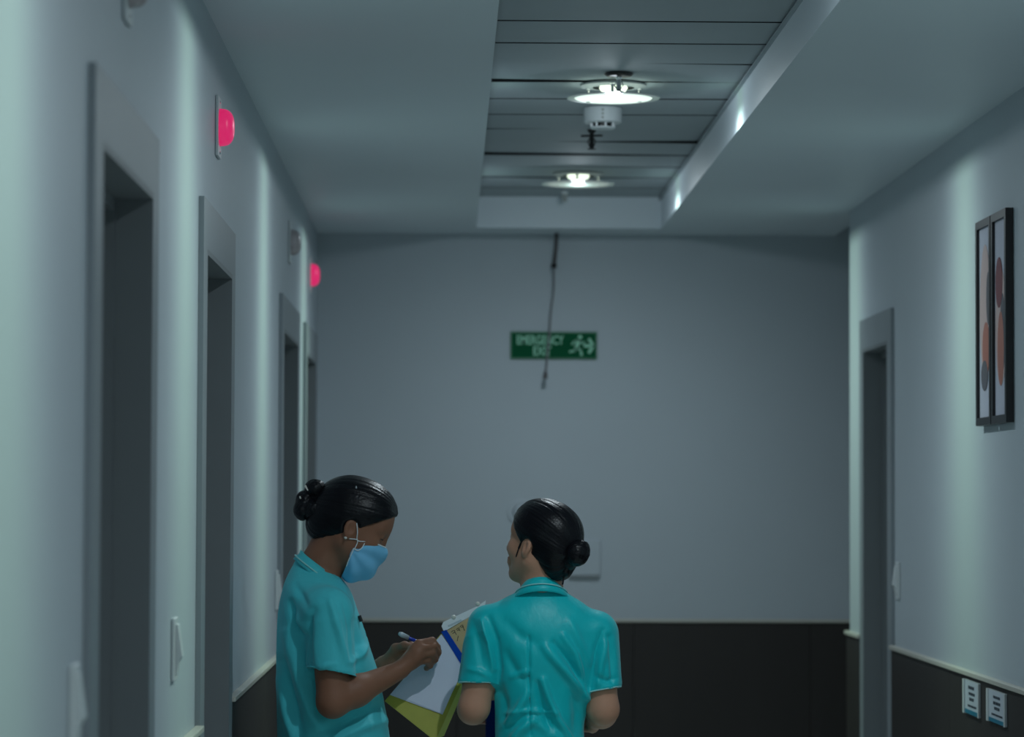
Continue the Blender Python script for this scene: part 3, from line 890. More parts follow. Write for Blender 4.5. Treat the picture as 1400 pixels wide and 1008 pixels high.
def hair_strands(me, hub, axis, amp, freq, seed):
    co, no = mesh_arrays(me)
    ax = np.array(axis); ax = ax / np.linalg.norm(ax)
    t = np.array([0, 0, 1.0]) - ax * ax[2]; t /= np.linalg.norm(t); b = np.cross(ax, t)
    v = co - np.array(hub)
    ang = np.arctan2(v @ b, v @ t); rad = v @ ax
    p = np.stack([np.cos(ang) * freq + 7, np.sin(ang) * freq + 7, rad * 10 + 5], 1)
    d = vnoise(p, seed) * 0.6 + vnoise(p * np.array([2.3, 2.3, 1.2]), seed + 1) * 0.4
    lock = vnoise(np.stack([np.cos(ang) * 3 + 7, np.sin(ang) * 3 + 7, rad * 5 + 3], 1), seed + 2)
    set_co(me, co + no * (amp * d + amp * 1.3 * lock)[:, None])

def bun_mesh(name, lobes, hub, h=0.0026, amp=0.0011, seed=3):
    L = np.array([l[0] for l in lobes]); rr = max(max(np.atleast_1d(l[1])) for l in lobes) + 0.012
    F = Field(L.min(0) - rr, L.max(0) + rr, h)
    for c, r in lobes: F.ell(c, np.array(r), None, 0.006)
    me = F.mesh(name)
    co, no = mesh_arrays(me)
    # coils of hair winding round each lobe
    d2 = np.stack([np.linalg.norm((co - np.array(c)) / np.array(r), axis=1) for c, r in lobes], 1)
    w_ = np.argmin(d2, 1); v = co - L[w_]
    ang = np.arctan2(v[:, 2], v[:, 0]); rad = np.hypot(v[:, 0], v[:, 2])
    d = np.sin(rad * 900 + ang * 2.0 + v[:, 1] * 500) * 0.7 + vnoise(co * 160, seed)
    set_co(me, co + no * (amp * d)[:, None])
    return me

def hair_field(hm, back_points, cut=None, grow=1.0, h=0.0027):
    """scalp hair pulled back: inflated skull cut along a slanting hairline"""
    o, R, s = hm
    F = Field(o - 0.20, o + 0.20, h)
    e = lambda c, r, k=0.02, mode='add': F.ell(H(hm, *c), np.array(r) * s, R, k * s, mode)
    e((-0.012, 0, 0.036), (0.101 * grow, 0.081, 0.090 * grow))
    e((0.026, 0, 0.054), (0.0665, 0.066, 0.062), 0.03)
    for p_, r_ in back_points: e(p_, r_, 0.025)
    # hairline: forehead to the front of the ear, then behind the ear to the nape
    pts = cut or [((0.088, 0.070), (0.018, 0.004)), ((0.018, 0.004), (-0.080, -0.075))]
    for a, b in pts:
        d = np.array([b[0] - a[0], b[1] - a[1]]); nn = np.array([-d[1], d[0]])       # right-hand normal
        nn = nn if nn[1] < 0 else -nn
        F.plane(H(hm, a[0], 0, a[1]), R @ np.array([nn[0], 0, nn[1]]), 0.006)
    for g in (-1, 1):
        F.ell(H(hm, 0.003, g * 0.082, -0.004), np.array([0.021, 0.022, 0.026]) * s, R, 0.008, 'sub')   # clear of the ear
    return F

# ============ the masked nurse, in profile by the left wall
YL = 7.80
RL = np.array
def L_(px, py, y=YL): return np.array(P(px, py, y))
feetL = Vector((P(452, 1000, YL).x, YL, 0))
pl = empty('person', feetL)
tag(pl, 'nurse in teal tunic and blue face mask writing with a pen, by the wall', 'person')

profL = [(766, 404, 434, .030), (775, 398, 450, .050), (786, 393, 463, .078), (798, 389, 474, .118), (812, 386, 482, .148), (840, 382, 491, .150), (870, 380, 501, .140),
         (900, 379, 510, .134), (930, 379, 518, .130), (960, 379, 525, .130), (1008, 380, 532, .138), (1060, 382, 536, .160), (1120, 385, 536, .176), (1165, 385, 537, .178)]
def secs_profile(rows, Yc):
    out = []
    for py, a, b, hw in rows:
        A, B = P(a, py, Yc), P(b, py, Yc)
        out.append((A.z, 0.5 * (A.x + B.x), Yc, 0.5 * (B.x - A.x), hw))
    return out
secL = secs_profile(profL, YL)
shR, elR, wrR = L_(449, 838, 7.655), L_(455, 960, 7.625), L_(546, 917, 7.715)
shL, elL, wrL = L_(452, 838, 7.945), L_(468, 955, 7.985), L_(524, 910, 7.905)
hmL = head_matrix(L_(480, 722), 0.0, math.radians(24), 1.035)

F = Field((-0.55 + 0.03, 7.50, -0.005), (0.05, 8.10, 1.66), 0.0032)
F.sections(secL, inset=0.016, k=0.01)
add_head(F, hmL, 0.092)
F.cap(L_(434, 790), L_(457, 744), 0.052, 0.046, 0.03)
F.cap(L_(436, 765), L_(452, 732), 0.040, 0.040, 0.02)
for s_, e_, w_, g in ((shR, elR, wrR, -1), (shL, elL, wrL, 1)):
    F.cap(s_, e_, 0.047, 0.040, 0.03)
    F.cap(e_, e_ * 0.65 + w_ * 0.35, 0.039, 0.038, 0.015)
    F.cap(e_ * 0.65 + w_ * 0.35, w_, 0.038, 0.0235, 0.02)
hipz = 0.82
for g in (-1, 1):
    hip = np.array([feetL.x, YL + g * 0.054, 0.80]); knee = np.array([feetL.x + 0.02, YL + g * 0.070, 0.45]); ank = np.array([feetL.x - 0.03, YL + g * 0.075, 0.08])
    F.cap(hip, knee, 0.056, 0.048, 0.02); F.cap(knee, ank, 0.048, 0.034, 0.012)
    F.cap(ank + np.array([-0.02, 0, -0.045]), ank + np.array([0.13, 0, -0.055]), 0.030, 0.022, 0.02)
# writing hand
hand(F, wrR, [L_(572, 880, 7.722), L_(576, 887, 7.714), L_(575, 896, 7.714), L_(570, 905, 7.722)],
     [[L_(591, 876, 7.738), L_(598, 885, 7.772), L_(600, 891, 7.794)],
      [L_(593, 884, 7.730), L_(599, 893, 7.762), L_(597, 899, 7.788)],
      [L_(591, 893, 7.728), L_(595, 902, 7.758), L_(591, 907, 7.785)],
      [L_(585, 902, 7.733), L_(588, 910, 7.760), L_(583, 914, 7.785)]],
     [L_(565, 888, 7.745), L_(582, 880, 7.772), L_(597, 886, 7.797)], r=0.0092)
F.cap(L_(560, 905, 7.735), L_(584, 896, 7.755), 0.020, 0.017, 0.012)
# hand holding the file from behind
hand(F, wrL, [L_(549, 889, 7.872), L_(556, 896, 7.868), L_(560, 905, 7.868), L_(562, 914, 7.872)],
     [[L_(562, 882, 7.885), L_(576, 884, 7.895), L_(584, 888, 7.892)],
      [L_(574, 893, 7.890), L_(588, 895, 7.895), L_(597, 898, 7.890)],
      [L_(579, 904, 7.890), L_(592, 907, 7.892), L_(600, 909, 7.886)],
      [L_(578, 914, 7.888), L_(589, 917, 7.888), L_(596, 919, 7.882)]],
     [L_(541, 887, 7.862), L_(553, 883, 7.838), L_(567, 886, 7.818)], r=0.0085, wr=0.024)
me = F.mesh('body'); relax(me, 2)
bodyL = add('body', me, M['skin_l'], pl, smooth=True)

# tunic
F = Field((-0.56, 7.50, 0.50), (0.02, 8.10, 1.50), 0.004)
F.sections(secL, k=0.01)
for s_, e_, g in ((shR, elR, -1), (shL, elL, 1)):
    d_ = e_ - s_; nd = d_ / np.linalg.norm(d_)
    G = F.twin()
    G.cap(s_, s_ + d_ * 0.95, 0.066, 0.061, 0.0)
    G.plane(s_ + d_ * 0.665, nd + np.array([-0.24, 0, 0.0]))
    G.cap(s_ + d_ * 0.45, s_ + d_ * 1.1, 0.052, 0.0555, 0.003, 'sub')
    F.merge(G, 0.03)
nk = L_(452, 752)
F.cap(L_(438, 778), nk, 0.050, 0.062, 0.008, 'sub')
F.plane((0, 0, P(450, 1160, YL).z), (0, 0, -1))
me = F.mesh('tunic'); relax(me, 2)
folds(me, [([(425, 846), (423, 880), (426, 915)], -0.005, 4), ([(430, 835), (422, 850), (418, 880), (420, 915)], -0.006, 5),
           ([(397, 822), (404, 850), (414, 872)], -0.008, 4), ([(404, 838), (412, 862)], 0.006, 4), ([(393, 865), (402, 895), (410, 930), (424, 975), (440, 1000)], 0.009, 8),
           ([(388, 905), (396, 950), (410, 1000)], -0.008, 7), ([(452, 822), (462, 860), (474, 905)], 0.006, 5), ([(470, 825), (479, 860), (481, 900)], -0.004, 4),
           ([(487, 850), (492, 880), (489, 908)], -0.006, 5), ([(484, 905), (495, 895), (503, 880)], 0.006, 5), ([(440, 1000), (480, 985), (520, 965)], -0.008, 7),
           ([(455, 1012), (495, 995), (528, 985)], 0.007, 7), ([(433, 917), (445, 910), (458, 908)], 0.003, 3), ([(404, 800), (412, 812), (420, 830)], -0.004, 5),
           ([(383, 930), (390, 970), (400, 1010)], 0.006, 6)])
co, no = mesh_arrays(me)
set_co(me, co + no * (0.0035 * vnoise(co * np.array([9, 9, 5]), 5) + 0.0016 * vnoise(co * np.array([26, 26, 14]), 6))[:, None])
wrinkles(me, 0.0045, (14, 14, 7), 40)
tunL = add('tunic', me, M['tunic_l'], pl, smooth=True)
for s_, e_ in ((shR, elR), (shL, elL)):
    d_ = e_ - s_; nd = d_ / np.linalg.norm(d_)
    hem_ring(s_ + d_ * 0.660, nd + np.array([-0.24, 0, 0.0]), nd, 0.0610, 'sleeve_hem', tunL, M['tunic_l'])
# collar band and piping
def ring(center, fwd_tilt, rx, ry, n_=40, lift=0.0, flare=0.0):
    c = np.array(center); out = []
    for i in range(n_):
        a = 2 * math.pi * i / n_
        x, y = (rx + flare) * math.cos(a), (ry + flare) * math.sin(a)
        out.append(Vector((c[0] + x, c[1] + y, c[2] - x * fwd_tilt + lift)))
    return out
cc = L_(437, 780)
rows = [ring(cc, 0.74, 0.058, 0.064, lift=-0.020, flare=0.010), ring(cc, 0.74, 0.056, 0.062, lift=-0.006, flare=0.004), ring(cc, 0.74, 0.053, 0.058, lift=0.004), ring(cc, 0.74, 0.050, 0.053, lift=0.015)]
loop_band(rows, M['tunic_l'], 'collar', tunL)
add('collar_piping', tube(ring(cc, 0.74, 0.0635, 0.0695, lift=-0.008), 0.0020, 6, closed=True), M['piping'], tunL, smooth=True)
pk = L_(493, 846, 7.77)
add('badge_clip', tube([L_(491, 842, 7.765), L_(494, 850, 7.765)], 0.005, 8), M['black_metal'], tunL)
# trousers and shoes
def trousers(root, fx, fy, axis, m, top=0.86):
    F = Field((fx - 0.26, fy - 0.26, 0.02), (fx + 0.26, fy + 0.26, 0.95), 0.007)
    for g in (-1, 1):
        def q(u, v, z): return np.array([fx + (u if axis == 'x' else v), fy + (v if axis == 'x' else u), z])
        F.cap(q(0.0, g * 0.054, top - 0.10), q(0.02, g * 0.070, 0.45), 0.066, 0.068, 0.03)
        F.cap(q(0.02, g * 0.070, 0.45), q(-0.02, g * 0.074, 0.07), 0.068, 0.062, 0.012)
    F.plane((0, 0, 0.06), (0, 0, -1)); 
    me = F.mesh('trousers'); relax(me, 1)
    add('trousers', me, m, root, smooth=True)
    for g in (-1, 1):
        c = q(0, g * 0.075, 0)
        d = np.array([1, 0, 0]) if axis == 'x' else np.array([0, 1, 0])
        F = Field(c - np.array([0.2, 0.2, 0.0]) + np.array([0, 0, 0.001]), c + np.array([0.22, 0.22, 0.14]), 0.006)
        F.cap(c - d * 0.06 + np.array([0, 0, 0.05]), c + d * 0.13 + np.array([0, 0, 0.036]), 0.046, 0.040, 0.02)
        F.cap(c - d * 0.05 + np.array([0, 0, 0.09]), c - d * 0.02 + np.array([0, 0, 0.07]), 0.044, 0.044, 0.02)
        F.plane((0, 0, 0.008), (0, 0, -1))
        me = F.mesh('shoe'); co, _ = mesh_arrays(me); co[:, 2] -= co[:, 2].min(); set_co(me, co); relax(me, 1)
        co, _ = mesh_arrays(me); co[:, 2] -= co[:, 2].min(); set_co(me, co)
        add('shoe', me, M['shoe'], root, smooth=True)
trousers(pl, feetL.x, YL, 'x', M['trousers'])

# hair and bun
F = hair_field(hmL, [((-0.062, 0, 0.010), (0.050, 0.062, 0.060)), ((-0.070, 0, -0.030), (0.036, 0.046, 0.036))], grow=1.02)
me = F.mesh('hair'); relax(me, 1)
hub = L_(424, 686); 
hair_strands(me, hub, H(hmL, 0.08, 0, 0.06) - hub, 0.0016, 26, 21)
hairL = add('hair', me, M['hair'], pl, smooth=True)
add('bun', bun_mesh('bun', [(L_(431, 668, 7.79), (0.027, 0.032, 0.024)), (L_(417, 684, 7.80), (0.024, 0.034, 0.026)), (L_(414, 697, 7.79), (0.024, 0.032, 0.028)), (L_(430, 697, 7.78), (0.026, 0.034, 0.027)), (L_(438, 682, 7.80), (0.026, 0.034, 0.032)), (L_(434, 717, 7.80), (0.016, 0.030, 0.018))], hub), M['hair'], hairL, smooth=True)
add('hair_pin', tube([L_(417, 664, 7.757), L_(421, 671, 7.755)], [0.003, 0.0016], 6), M['pearl'], hairL)
add('hair_pin', tube([L_(410, 679, 7.772), L_(411, 682, 7.770)], 0.0022, 6), M['pearl'], hairL)
add('hair_clip', tube([L_(486.8, 665, 7.716), L_(486.6, 668.5, 7.712)], [0.0020, 0.0028], 6), M['chrome'], hairL)
# mask: a pleated cup over nose and chin
o_, R_, s_ = hmL
F = Field(o_ - 0.16, o_ + 0.16, 0.0022)
F.ell(H(hmL, 0.042, 0, -0.056), np.array((0.063, 0.0675, 0.069)) * s_, R_, 0.0)
F.ell(H(hmL, 0.082, 0, -0.028), np.array((0.024, 0.030, 0.030)) * s_, R_, 0.02)
F.ell(H(hmL, 0.056, 0, -0.026), np.array((0.046, 0.0625, 0.036)) * s_, R_, 0.012)
F.plane(H(hmL, 0.0, 0, -0.006), R_ @ np.array([0.03, 0, 1.0]), 0.002)
F.plane(H(hmL, 0.026, 0, 0), R_ @ np.array([-1.0, 0, 0.0]), 0.002)
for g in (-1, 1): F.cap(H(hmL, 0.033, g * 0.03, -0.027), H(hmL, 0.033, g * 0.10, -0.027), 0.0135 * s_, None, 0.003, 'sub')
me = F.mesh('face_mask')
co, no = mesh_arrays(me); loc = ((co - o_) @ R_) / s_
rr = np.hypot(loc[:, 0] - 0.03, loc[:, 2] + 0.045); an = np.arctan2(loc[:, 2] + 0.045, loc[:, 0] - 0.02)
pl_ = np.sin(an * 9.0 + loc[:, 1] * 25) * 0.0030 * np.clip(rr / 0.05, 0, 1) + 0.0012 * vnoise(loc * np.array([60, 40, 60]), 9)
set_co(me, co + no * pl_[:, None]); relax(me, 1)
mk = add('face_mask', me, M['mask'], pl, smooth=True)
def Hs(x, z, y=None, out=0.0635):
    return H(hmL, x, -(y if y is not None else out), z)
co, no = mesh_arrays(mk.data); co = co + np.array(WORG[mk.name]); mloc = ((co - o_) @ R_) / s_
def on_mask(x, z):
    d = (mloc[:, 0] - x) ** 2 + (mloc[:, 2] - z) ** 2 + np.where(mloc[:, 1] > 0, 1.0, 0.0)
    q = np.argsort(d)[:6]
    return H(hmL, x, mloc[q, 1].min() - 0.0024, z)
add('mask_trim', tube(smooth_path([on_mask(0.048, -0.010), on_mask(0.060, -0.009), on_mask(0.076, -0.009), on_mask(0.090, -0.009), on_mask(0.099, -0.009)], 4), 0.0018, 6), M['mask_white'], mk, smooth=True)
add('mask_trim', tube(smooth_path([on_mask(0.048, -0.010), on_mask(0.0475, -0.022), on_mask(0.046, -0.033), on_mask(0.040, -0.043), on_mask(0.030, -0.042)], 4), 0.0014, 6), M['mask_white'], mk, smooth=True)
add('mask_trim', tube(smooth_path([on_mask(0.029, -0.042), on_mask(0.029, -0.058), on_mask(0.029, -0.074), on_mask(0.030, -0.090)], 4), 0.0015, 6), M['mask_white'], mk, smooth=True)
add('ear_loop', tube(smooth_path([Hs(0.010, 0.018, 0.080), Hs(0.020, 0.000, 0.074), Hs(0.029, -0.020, 0.0675), on_mask(0.049, -0.014)]), 0.0014, 6), M['mask_white'], mk, smooth=True)
add('ear_loop', tube(smooth_path([Hs(-0.004, -0.026, 0.079), Hs(0.010, -0.024, 0.074), Hs(0.029, -0.020, 0.0675), on_mask(0.031, -0.044)]), 0.0014, 6), M['mask_white'], mk, smooth=True)
add('earring', lathe([(0.0005, -0.004), (0.0035, -0.002), (0.0035, 0.002), (0.0005, 0.004)], H(hmL, 0.000, -0.083, -0.026), axis='Y', n=12), M['pearl'], pl, smooth=True)
for g in (-1, 1):
    add('eyelashes', tube(smooth_path([H(hmL, 0.081, g * 0.018, 0.008), H(hmL, 0.0850, g * 0.030, 0.0055), H(hmL, 0.078, g * 0.043, 0.0065)]), [0.0010] * 6 + [0.0016] * 6 + [0.0010], 6), M['lash'], bodyL, smooth=True)
    add('eyebrow', tube(smooth_path([H(hmL, 0.0875, g * 0.012, 0.031), H(hmL, 0.0820, g * 0.030, 0.036), H(hmL, 0.0700, g * 0.047, 0.031)]), 0.0022, 6), M['lash'], bodyL, smooth=True)

# ============ the nurse seen from behind
YR_ = 7.60
def R__(px, py, y=YR_): return np.array(P(px, py, y))
feetR = Vector((P(738, 1000, YR_).x, YR_, 0))
pr_ = empty('person', feetR)
tag(pr_, 'nurse in satin teal tunic seen from behind, low black bun, head turned aside', 'person')
profR = [(806, 716, 768, .045), (812, 702, 780, .055), (819, 687, 790, .064), (828, 670, 803, .074), (840, 659, 815, .084), (857, 656, 823, .094), (880, 662, 819, .100), (905, 668, 816, .102),
         (930, 673, 811, .100), (960, 677, 804, .096), (990, 679, 798, .096), (1010, 678, 798, .100), (1050, 668, 806, .112), (1120, 655, 815, .122), (1160, 652, 818, .122)]
secR = []
for py, a, b, hd in profR:
    A, B = P(a, py, YR_), P(b, py, YR_)
    secR.append((A.z, 0.5 * (A.x + B.x), YR_, 0.5 * (B.x - A.x), hd))
hmR = head_matrix(R__(742, 747), math.radians(90 + 53), math.radians(-13), 0.94)
sl_, el_, wl_ = R__(668, 858, 7.595), R__(648, 968, 7.575), np.array([0.058, 7.765, 0.975])
sr_, er_, wr_ = R__(815, 868, 7.595), R__(825, 970, 7.575), np.array([0.384, 7.765, 0.955])

F = Field((-0.02, 7.42, -0.005), (0.48, 7.93, 1.60), 0.0032)
F.sections(secR, inset=0.015, k=0.01)
add_head(F, hmR)
F.cap(R__(740, 815), R__(744, 772, 7.60), 0.050, 0.045, 0.03)
for a_, e_, w_ in ((sl_, el_, wl_), (sr_, er_, wr_)):
    F.cap(a_, e_, 0.045, 0.0375, 0.03)
    F.cap(e_, e_ * 0.65 + w_ * 0.35, 0.0375, 0.036, 0.015)
    F.cap(e_ * 0.65 + w_ * 0.35, w_, 0.036, 0.023, 0.02)
for g in (-1, 1):
    hip = np.array([feetR.x + g * 0.054, YR_, 0.80]); knee = np.array([feetR.x + g * 0.070, YR_ + 0.02, 0.45]); ank = np.array([feetR.x + g * 0.075, YR_ - 0.03, 0.08])
    F.cap(hip, knee, 0.056, 0.048, 0.02); F.cap(knee, ank, 0.048, 0.034, 0.012)
    F.cap(ank + np.array([0, -0.02, -0.045]), ank + np.array([0, 0.13, -0.055]), 0.030, 0.022, 0.02)
for w_, g in ((wl_, 1), (wr_, -1)):
    mc = [w_ + np.array([g * 0.012, 0.055, 0.030]), w_ + np.array([g * 0.016, 0.060, 0.010]), w_ + np.array([g * 0.016, 0.058, -0.010]), w_ + np.array([g * 0.012, 0.052, -0.028])]
    fg = [[m_ + np.array([g * 0.028, 0.010, 0]), m_ + np.array([g * 0.050, 0.000, -0.003]), m_ + np.array([g * 0.066, -0.006, -0.006])] for m_ in mc]
    th = [w_ + np.array([g * 0.018, 0.010, 0.026]), w_ + np.array([g * 0.038, 0.014, 0.036]), w_ + np.array([g * 0.058, 0.020, 0.036])]
    hand(F, w_, mc, fg, th)
me = F.mesh('body'); relax(me, 2)
bodyR = add('body', me, M['skin_r'], pr_, smooth=True)

F = Field((-0.02, 7.43, 0.50), (0.48, 7.78, 1.42), 0.0036)
F.sections(secR, k=0.01, power=2.2)
for a_, e_, g in ((sl_, el_, -1), (sr_, er_, 1)):
    d_ = e_ - a_
    nd = d_ / np.linalg.norm(d_)
    G = F.twin()
    G.cap(a_, a_ + d_ * 0.95, 0.0565, 0.0490, 0.0)
    G.plane(a_ + d_ * (0.695 if g < 0 else 0.75), nd + np.array([0.16 if g < 0 else 0.10, 0, 0]))
    G.cap(a_ + d_ * 0.50, a_ + d_ * 1.2, 0.0420, 0.0440, 0.003, 'sub')
    F.merge(G, 0.025)
F.cap(R__(741, 788), R__(743, 765), 0.042, 0.060, 0.006, 'sub')
F.plane((0, 0, P(740, 1155, YR_).z), (0, 0, -1))
me = F.mesh('tunic'); relax(me, 2)
folds(me, [([(668, 845), (678, 875), (682, 915), (679, 945)], -0.006, 4.5), ([(658, 848), (668, 880), (674, 915)], 0.006, 4), ([(645, 850), (654, 880), (660, 910)], -0.004, 5),
           ([(824, 862), (815, 890), (810, 920), (806, 945)], -0.006, 4.5), ([(832, 870), (836, 900), (838, 935)], -0.005, 4), ([(828, 880), (822, 905), (818, 935)], 0.005, 4),
           ([(745, 885), (770, 915), (790, 940), (800, 950)], 0.008, 6), ([(758, 880), (782, 910), (800, 940)], -0.007, 5), ([(770, 870), (786, 895), (800, 945), (804, 960)], 0.006, 4),
           ([(742, 930), (750, 955), (762, 985), (780, 1012)], 0.009, 4), ([(735, 935), (742, 965), (752, 1000)], -0.007, 5), ([(723, 870), (723, 920), (725, 1005)], -0.004, 2.0),
           ([(722, 948), (706, 975), (690, 992)], 0.008, 5), ([(690, 976), (722, 972), (760, 975)], 0.004, 3), ([(728, 985), (712, 1000), (700, 1015)], 0.010, 6), ([(728, 985), (750, 1000), (770, 1015)], 0.004, 6),
           ([(693, 895), (704, 918), (720, 930)], -0.005, 7), ([(700, 925), (712, 922), (722, 918)], 0.005, 4), ([(690, 850), (712, 870), (740, 885)], -0.004, 9), ([(780, 850), (790, 875), (805, 905)], 0.004, 6),
           ([(640, 915), (655, 918), (668, 925)], 0.003, 4), ([(815, 925), (830, 932), (842, 928)], -0.004, 4), ([(684, 940), (690, 960), (690, 990)], -0.005, 6), ([(785, 950), (790, 975), (788, 1000)], -0.005, 7)])
co, no = mesh_arrays(me)
set_co(me, co + no * (0.0030 * vnoise(co * np.array([10, 10, 6]), 15) + 0.0014 * vnoise(co * np.array([28, 28, 16]), 16))[:, None])
wrinkles(me, 0.0045, (13, 13, 8), 50)
tunR = add('tunic', me, M['tunic_r'], pr_, smooth=True)
for a_, e_, g in ((sl_, el_, -1), (sr_, er_, 1)):
    d_ = e_ - a_; nd = d_ / np.linalg.norm(d_)
    hem_ring(a_ + d_ * (0.690 if g < 0 else 0.745), nd + np.array([0.16 if g < 0 else 0.10, 0, 0]), nd, 0.0498, 'sleeve_hem', tunR, M['piping'])
def ring2(center, tilt, rx, ry, lift, flare=0.0, n_=44):
    c = np.array(center); out = []
    for i in range(n_):
        a = 2 * math.pi * i / n_
        x, y = (rx + flare) * math.cos(a), (ry + flare) * math.sin(a)
        out.append(Vector((c[0] + x, c[1] + y, c[2] - y * tilt + lift)))
    return out
cc = R__(740, 806)
rows = [ring2(cc, 0.45, 0.060, 0.056, -0.034, 0.018), ring2(cc, 0.45, 0.060, 0.056, -0.014, 0.005), ring2(cc, 0.45, 0.054, 0.052, 0.000), ring2(cc, 0.45, 0.047, 0.049, 0.0105)]
loop_band(rows, M['tunic_r'], 'collar', tunR)
add('collar_piping', tube(ring2(cc, 0.45, 0.0605, 0.0575, -0.0125, 0.0055), 0.0017, 6, closed=True), M['piping'], tunR, smooth=True)
trousers(pr_, feetR.x, YR_, 'y', M['trousers'])

bunc = H(hmR, -0.112, -0.020, -0.004)
F = hair_field(hmR, [((-0.060, 0, 0.000), (0.046, 0.060, 0.062)), ((-0.058, -0.006, -0.044), (0.034, 0.044, 0.040))],
               cut=[((0.082, 0.060), (0.022, -0.002)), ((0.022, -0.002), (-0.075, -0.092))])
me = F.mesh('hair'); relax(me, 1)
hub = R__(784, 757, 7.55)
hair_strands(me, hub, H(hmR, 0.08, 0, 0.06) - hub, 0.0017, 26, 31)
hairR = add('hair', me, M['hair'], pr_, smooth=True)
add('bun', bun_mesh('bun', [(R__(789, 757, 7.525), (0.030, 0.032, 0.032)), (R__(795, 752, 7.53), (0.021, 0.028, 0.024)), (R__(778, 764, 7.545), (0.024, 0.028, 0.028)), (R__(773, 778, 7.555), (0.014, 0.020, 0.020))], hub, seed=8), M['hair'], hairR, smooth=True)
add('hair_wisp', tube(smooth_path([R__(770, 778, 7.56), R__(770.5, 790, 7.555), R__(769, 800, 7.55)]), [0.004] * 6 + [0.0025] * 6 + [0.0008], 6), M['hair'], hairR, smooth=True)
add('hair_wisp', tube(smooth_path([H(hmR, 0.022, 0.068, 0.010), H(hmR, 0.030, 0.066, -0.015), H(hmR, 0.036, 0.062, -0.038)]), [0.003] * 6 + [0.0018] * 6 + [0.0006], 6), M['hair'], hairR, smooth=True)
for g in (-1, 1):
    add('eyebrow', tube(smooth_path([H(hmR, 0.0875, g * 0.012, 0.031), H(hmR, 0.0820, g * 0.030, 0.036), H(hmR, 0.0700, g * 0.047, 0.031)]), 0.0020, 6), M['lash'], bodyR, smooth=True)
    add('eyelashes', tube(smooth_path([H(hmR, 0.080, g * 0.018, 0.008), H(hmR, 0.0845, g * 0.030, 0.0085), H(hmR, 0.078, g * 0.043, 0.007)]), 0.0012, 6), M['lash'], bodyR, smooth=True)
add('lips', (lambda me_: me_)(tube(smooth_path([H(hmR, 0.0905, 0.018, -0.060), H(hmR, 0.0985, 0.0, -0.060), H(hmR, 0.0905, -0.018, -0.060)]), 0.0022, 6)), M['lip'], bodyR, smooth=True)

# ============ the file, the pen, the blue folder
B_, E_, C_ = P(604, 866, 7.865), P(526, 957, 7.800), P(641, 921, 7.835)
n_f = (E_ - B_).cross(C_ - B_).normalized()
if n_f.y > 0: n_f = -n_f
def on_file(px, py, up=0.0):
    d = ray(px, py); o = Vector((0, 0, CAMZ)); t = (B_ - o).dot(n_f) / d.dot(n_f)
    return o + d * t + n_f * up
def slab(pxs, base, thick):
    pts = [on_file(x, y, base) for x, y in pxs]
    nn = (pts[1] - pts[0]).cross(pts[2] - pts[0])
    if nn.dot(n_f) < 0: pts = pts[::-1]
    return plate(pts, thick)
root = empty('paper_file', on_file(590, 1010)); tag(root, 'open olive card file with white sheets and blue spine held by the masked nurse', 'file')
add('cover', slab([(604, 866), (641, 921), (633, 945), (607, 1006), (594, 1013), (526, 959)], 0.0, 0.0025), M['olive'], root)
add('cover_lip', slab([(631, 934), (634, 944), (607, 1007), (597, 1010)], 0.0028, 0.0015), M['olive_edge'], root)
for k, pts in enumerate(([(602, 870), (628, 909), (625, 932), (605, 978), (533, 951)], [(603.5, 868.5), (630, 908), (627, 930), (604, 977), (535, 949.5)])):
    add('sheet', slab(pts, 0.0045 + 0.0015 * k, 0.0008), M['paper'], root)
add('spine', slab([(603, 865.5), (610, 862.5), (646, 918), (637, 921)], 0.0075, 0.0015), M['blue_tape'], root)
add('board', slab([(609, 864), (662, 833), (700, 885), (645, 919)], 0.0, 0.002), M['kraft'], root)
add('clip_strip', slab([(603.5, 857), (606, 851.5), (652, 830), (664, 822), (663, 829), (652, 838), (610, 863), (606, 863)], 0.003, 0.0030), M['mask_white'], root)
add('clip_ridge', slab([(612, 856.5), (630, 848), (631, 849.5), (613, 858.5)], 0.0063, 0.0015), M['pen_clear'], root)
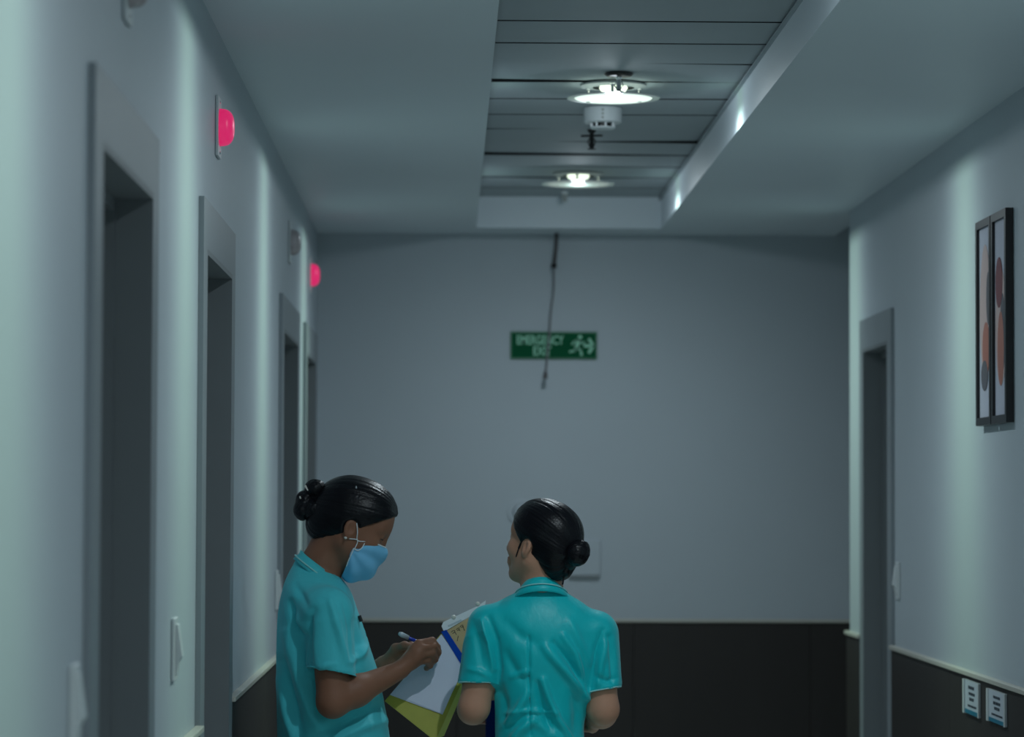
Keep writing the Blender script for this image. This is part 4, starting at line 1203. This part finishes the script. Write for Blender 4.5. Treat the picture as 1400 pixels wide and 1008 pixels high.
for a in ((620, 845), (653, 827)):
    c = on_file(*a, 0.0066)
    bm = bmesh.new(); bmesh.ops.create_uvsphere(bm, u_segments=14, v_segments=8, radius=0.0062, matrix=Matrix.Translation(c))
    add('clip_stud', bm_mesh(bm), M['pearl'], root, smooth=True)
def ink(ptss, w_=0.0009):
    for pts in ptss:
        add('ink_mark', tube([on_file(x, y, 0.0024) for x, y in pts], w_, 5), M['ink'], root)
ink([[(616.5, 865), (619, 863), (621.5, 862.5), (622, 865), (624, 868.5)], [(618.5, 867), (622, 864.5)],
     [(623.5, 861.5), (626, 859.5), (627.5, 859), (628, 862), (629, 863.5)], [(625, 863), (628, 861)],
     [(628.5, 858), (631, 855.5), (632.5, 855), (634, 860), (635, 863)], [(630.5, 859), (633, 857)], [(625, 877), (626.5, 870)]])

tip, tail = on_file(603, 894, 0.010), P(546, 866.5, 7.735)
dirp = (tip - tail).normalized(); Lp = (tip - tail).length
root = empty('ballpoint_pen', tip); tag(root, 'blue ballpoint pen with pale end in the writing hand', 'pen')
add('barrel', tube([tail + dirp * Lp * 0.20, tail + dirp * Lp * 0.90], 0.0042, 10), M['pen_blue'], root, smooth=True)
add('cap', tube([tail, tail + dirp * 0.008, tail + dirp * Lp * 0.20], [0.0045, 0.0068, 0.0060], 12), M['pen_clear'], root, smooth=True)
add('nib', tube([tail + dirp * Lp * 0.90, tip], [0.0036, 0.0010], 8), M['steel'], root, smooth=True)

root = empty('blue_folder', (0.22, 7.80, 0.80)); tag(root, 'navy blue folder held in front by the nurse with the low bun', 'folder')
add('cover', bevel_box(0.098, 0.345, 7.797, 7.800, 0.78, 1.010, 0.001, 1), M['navy'], root)
add('cover', bevel_box(0.098, 0.345, 7.804, 7.807, 0.78, 1.010, 0.001, 1), M['navy'], root)
add('sheets', boxes((0.102, 0.340, 7.8005, 7.8035, 0.785, 1.004)), M['paper'], root)
add('spine', boxes((0.0955, 0.0975, 7.797, 7.807, 0.78, 1.010)), M['navy'], root)
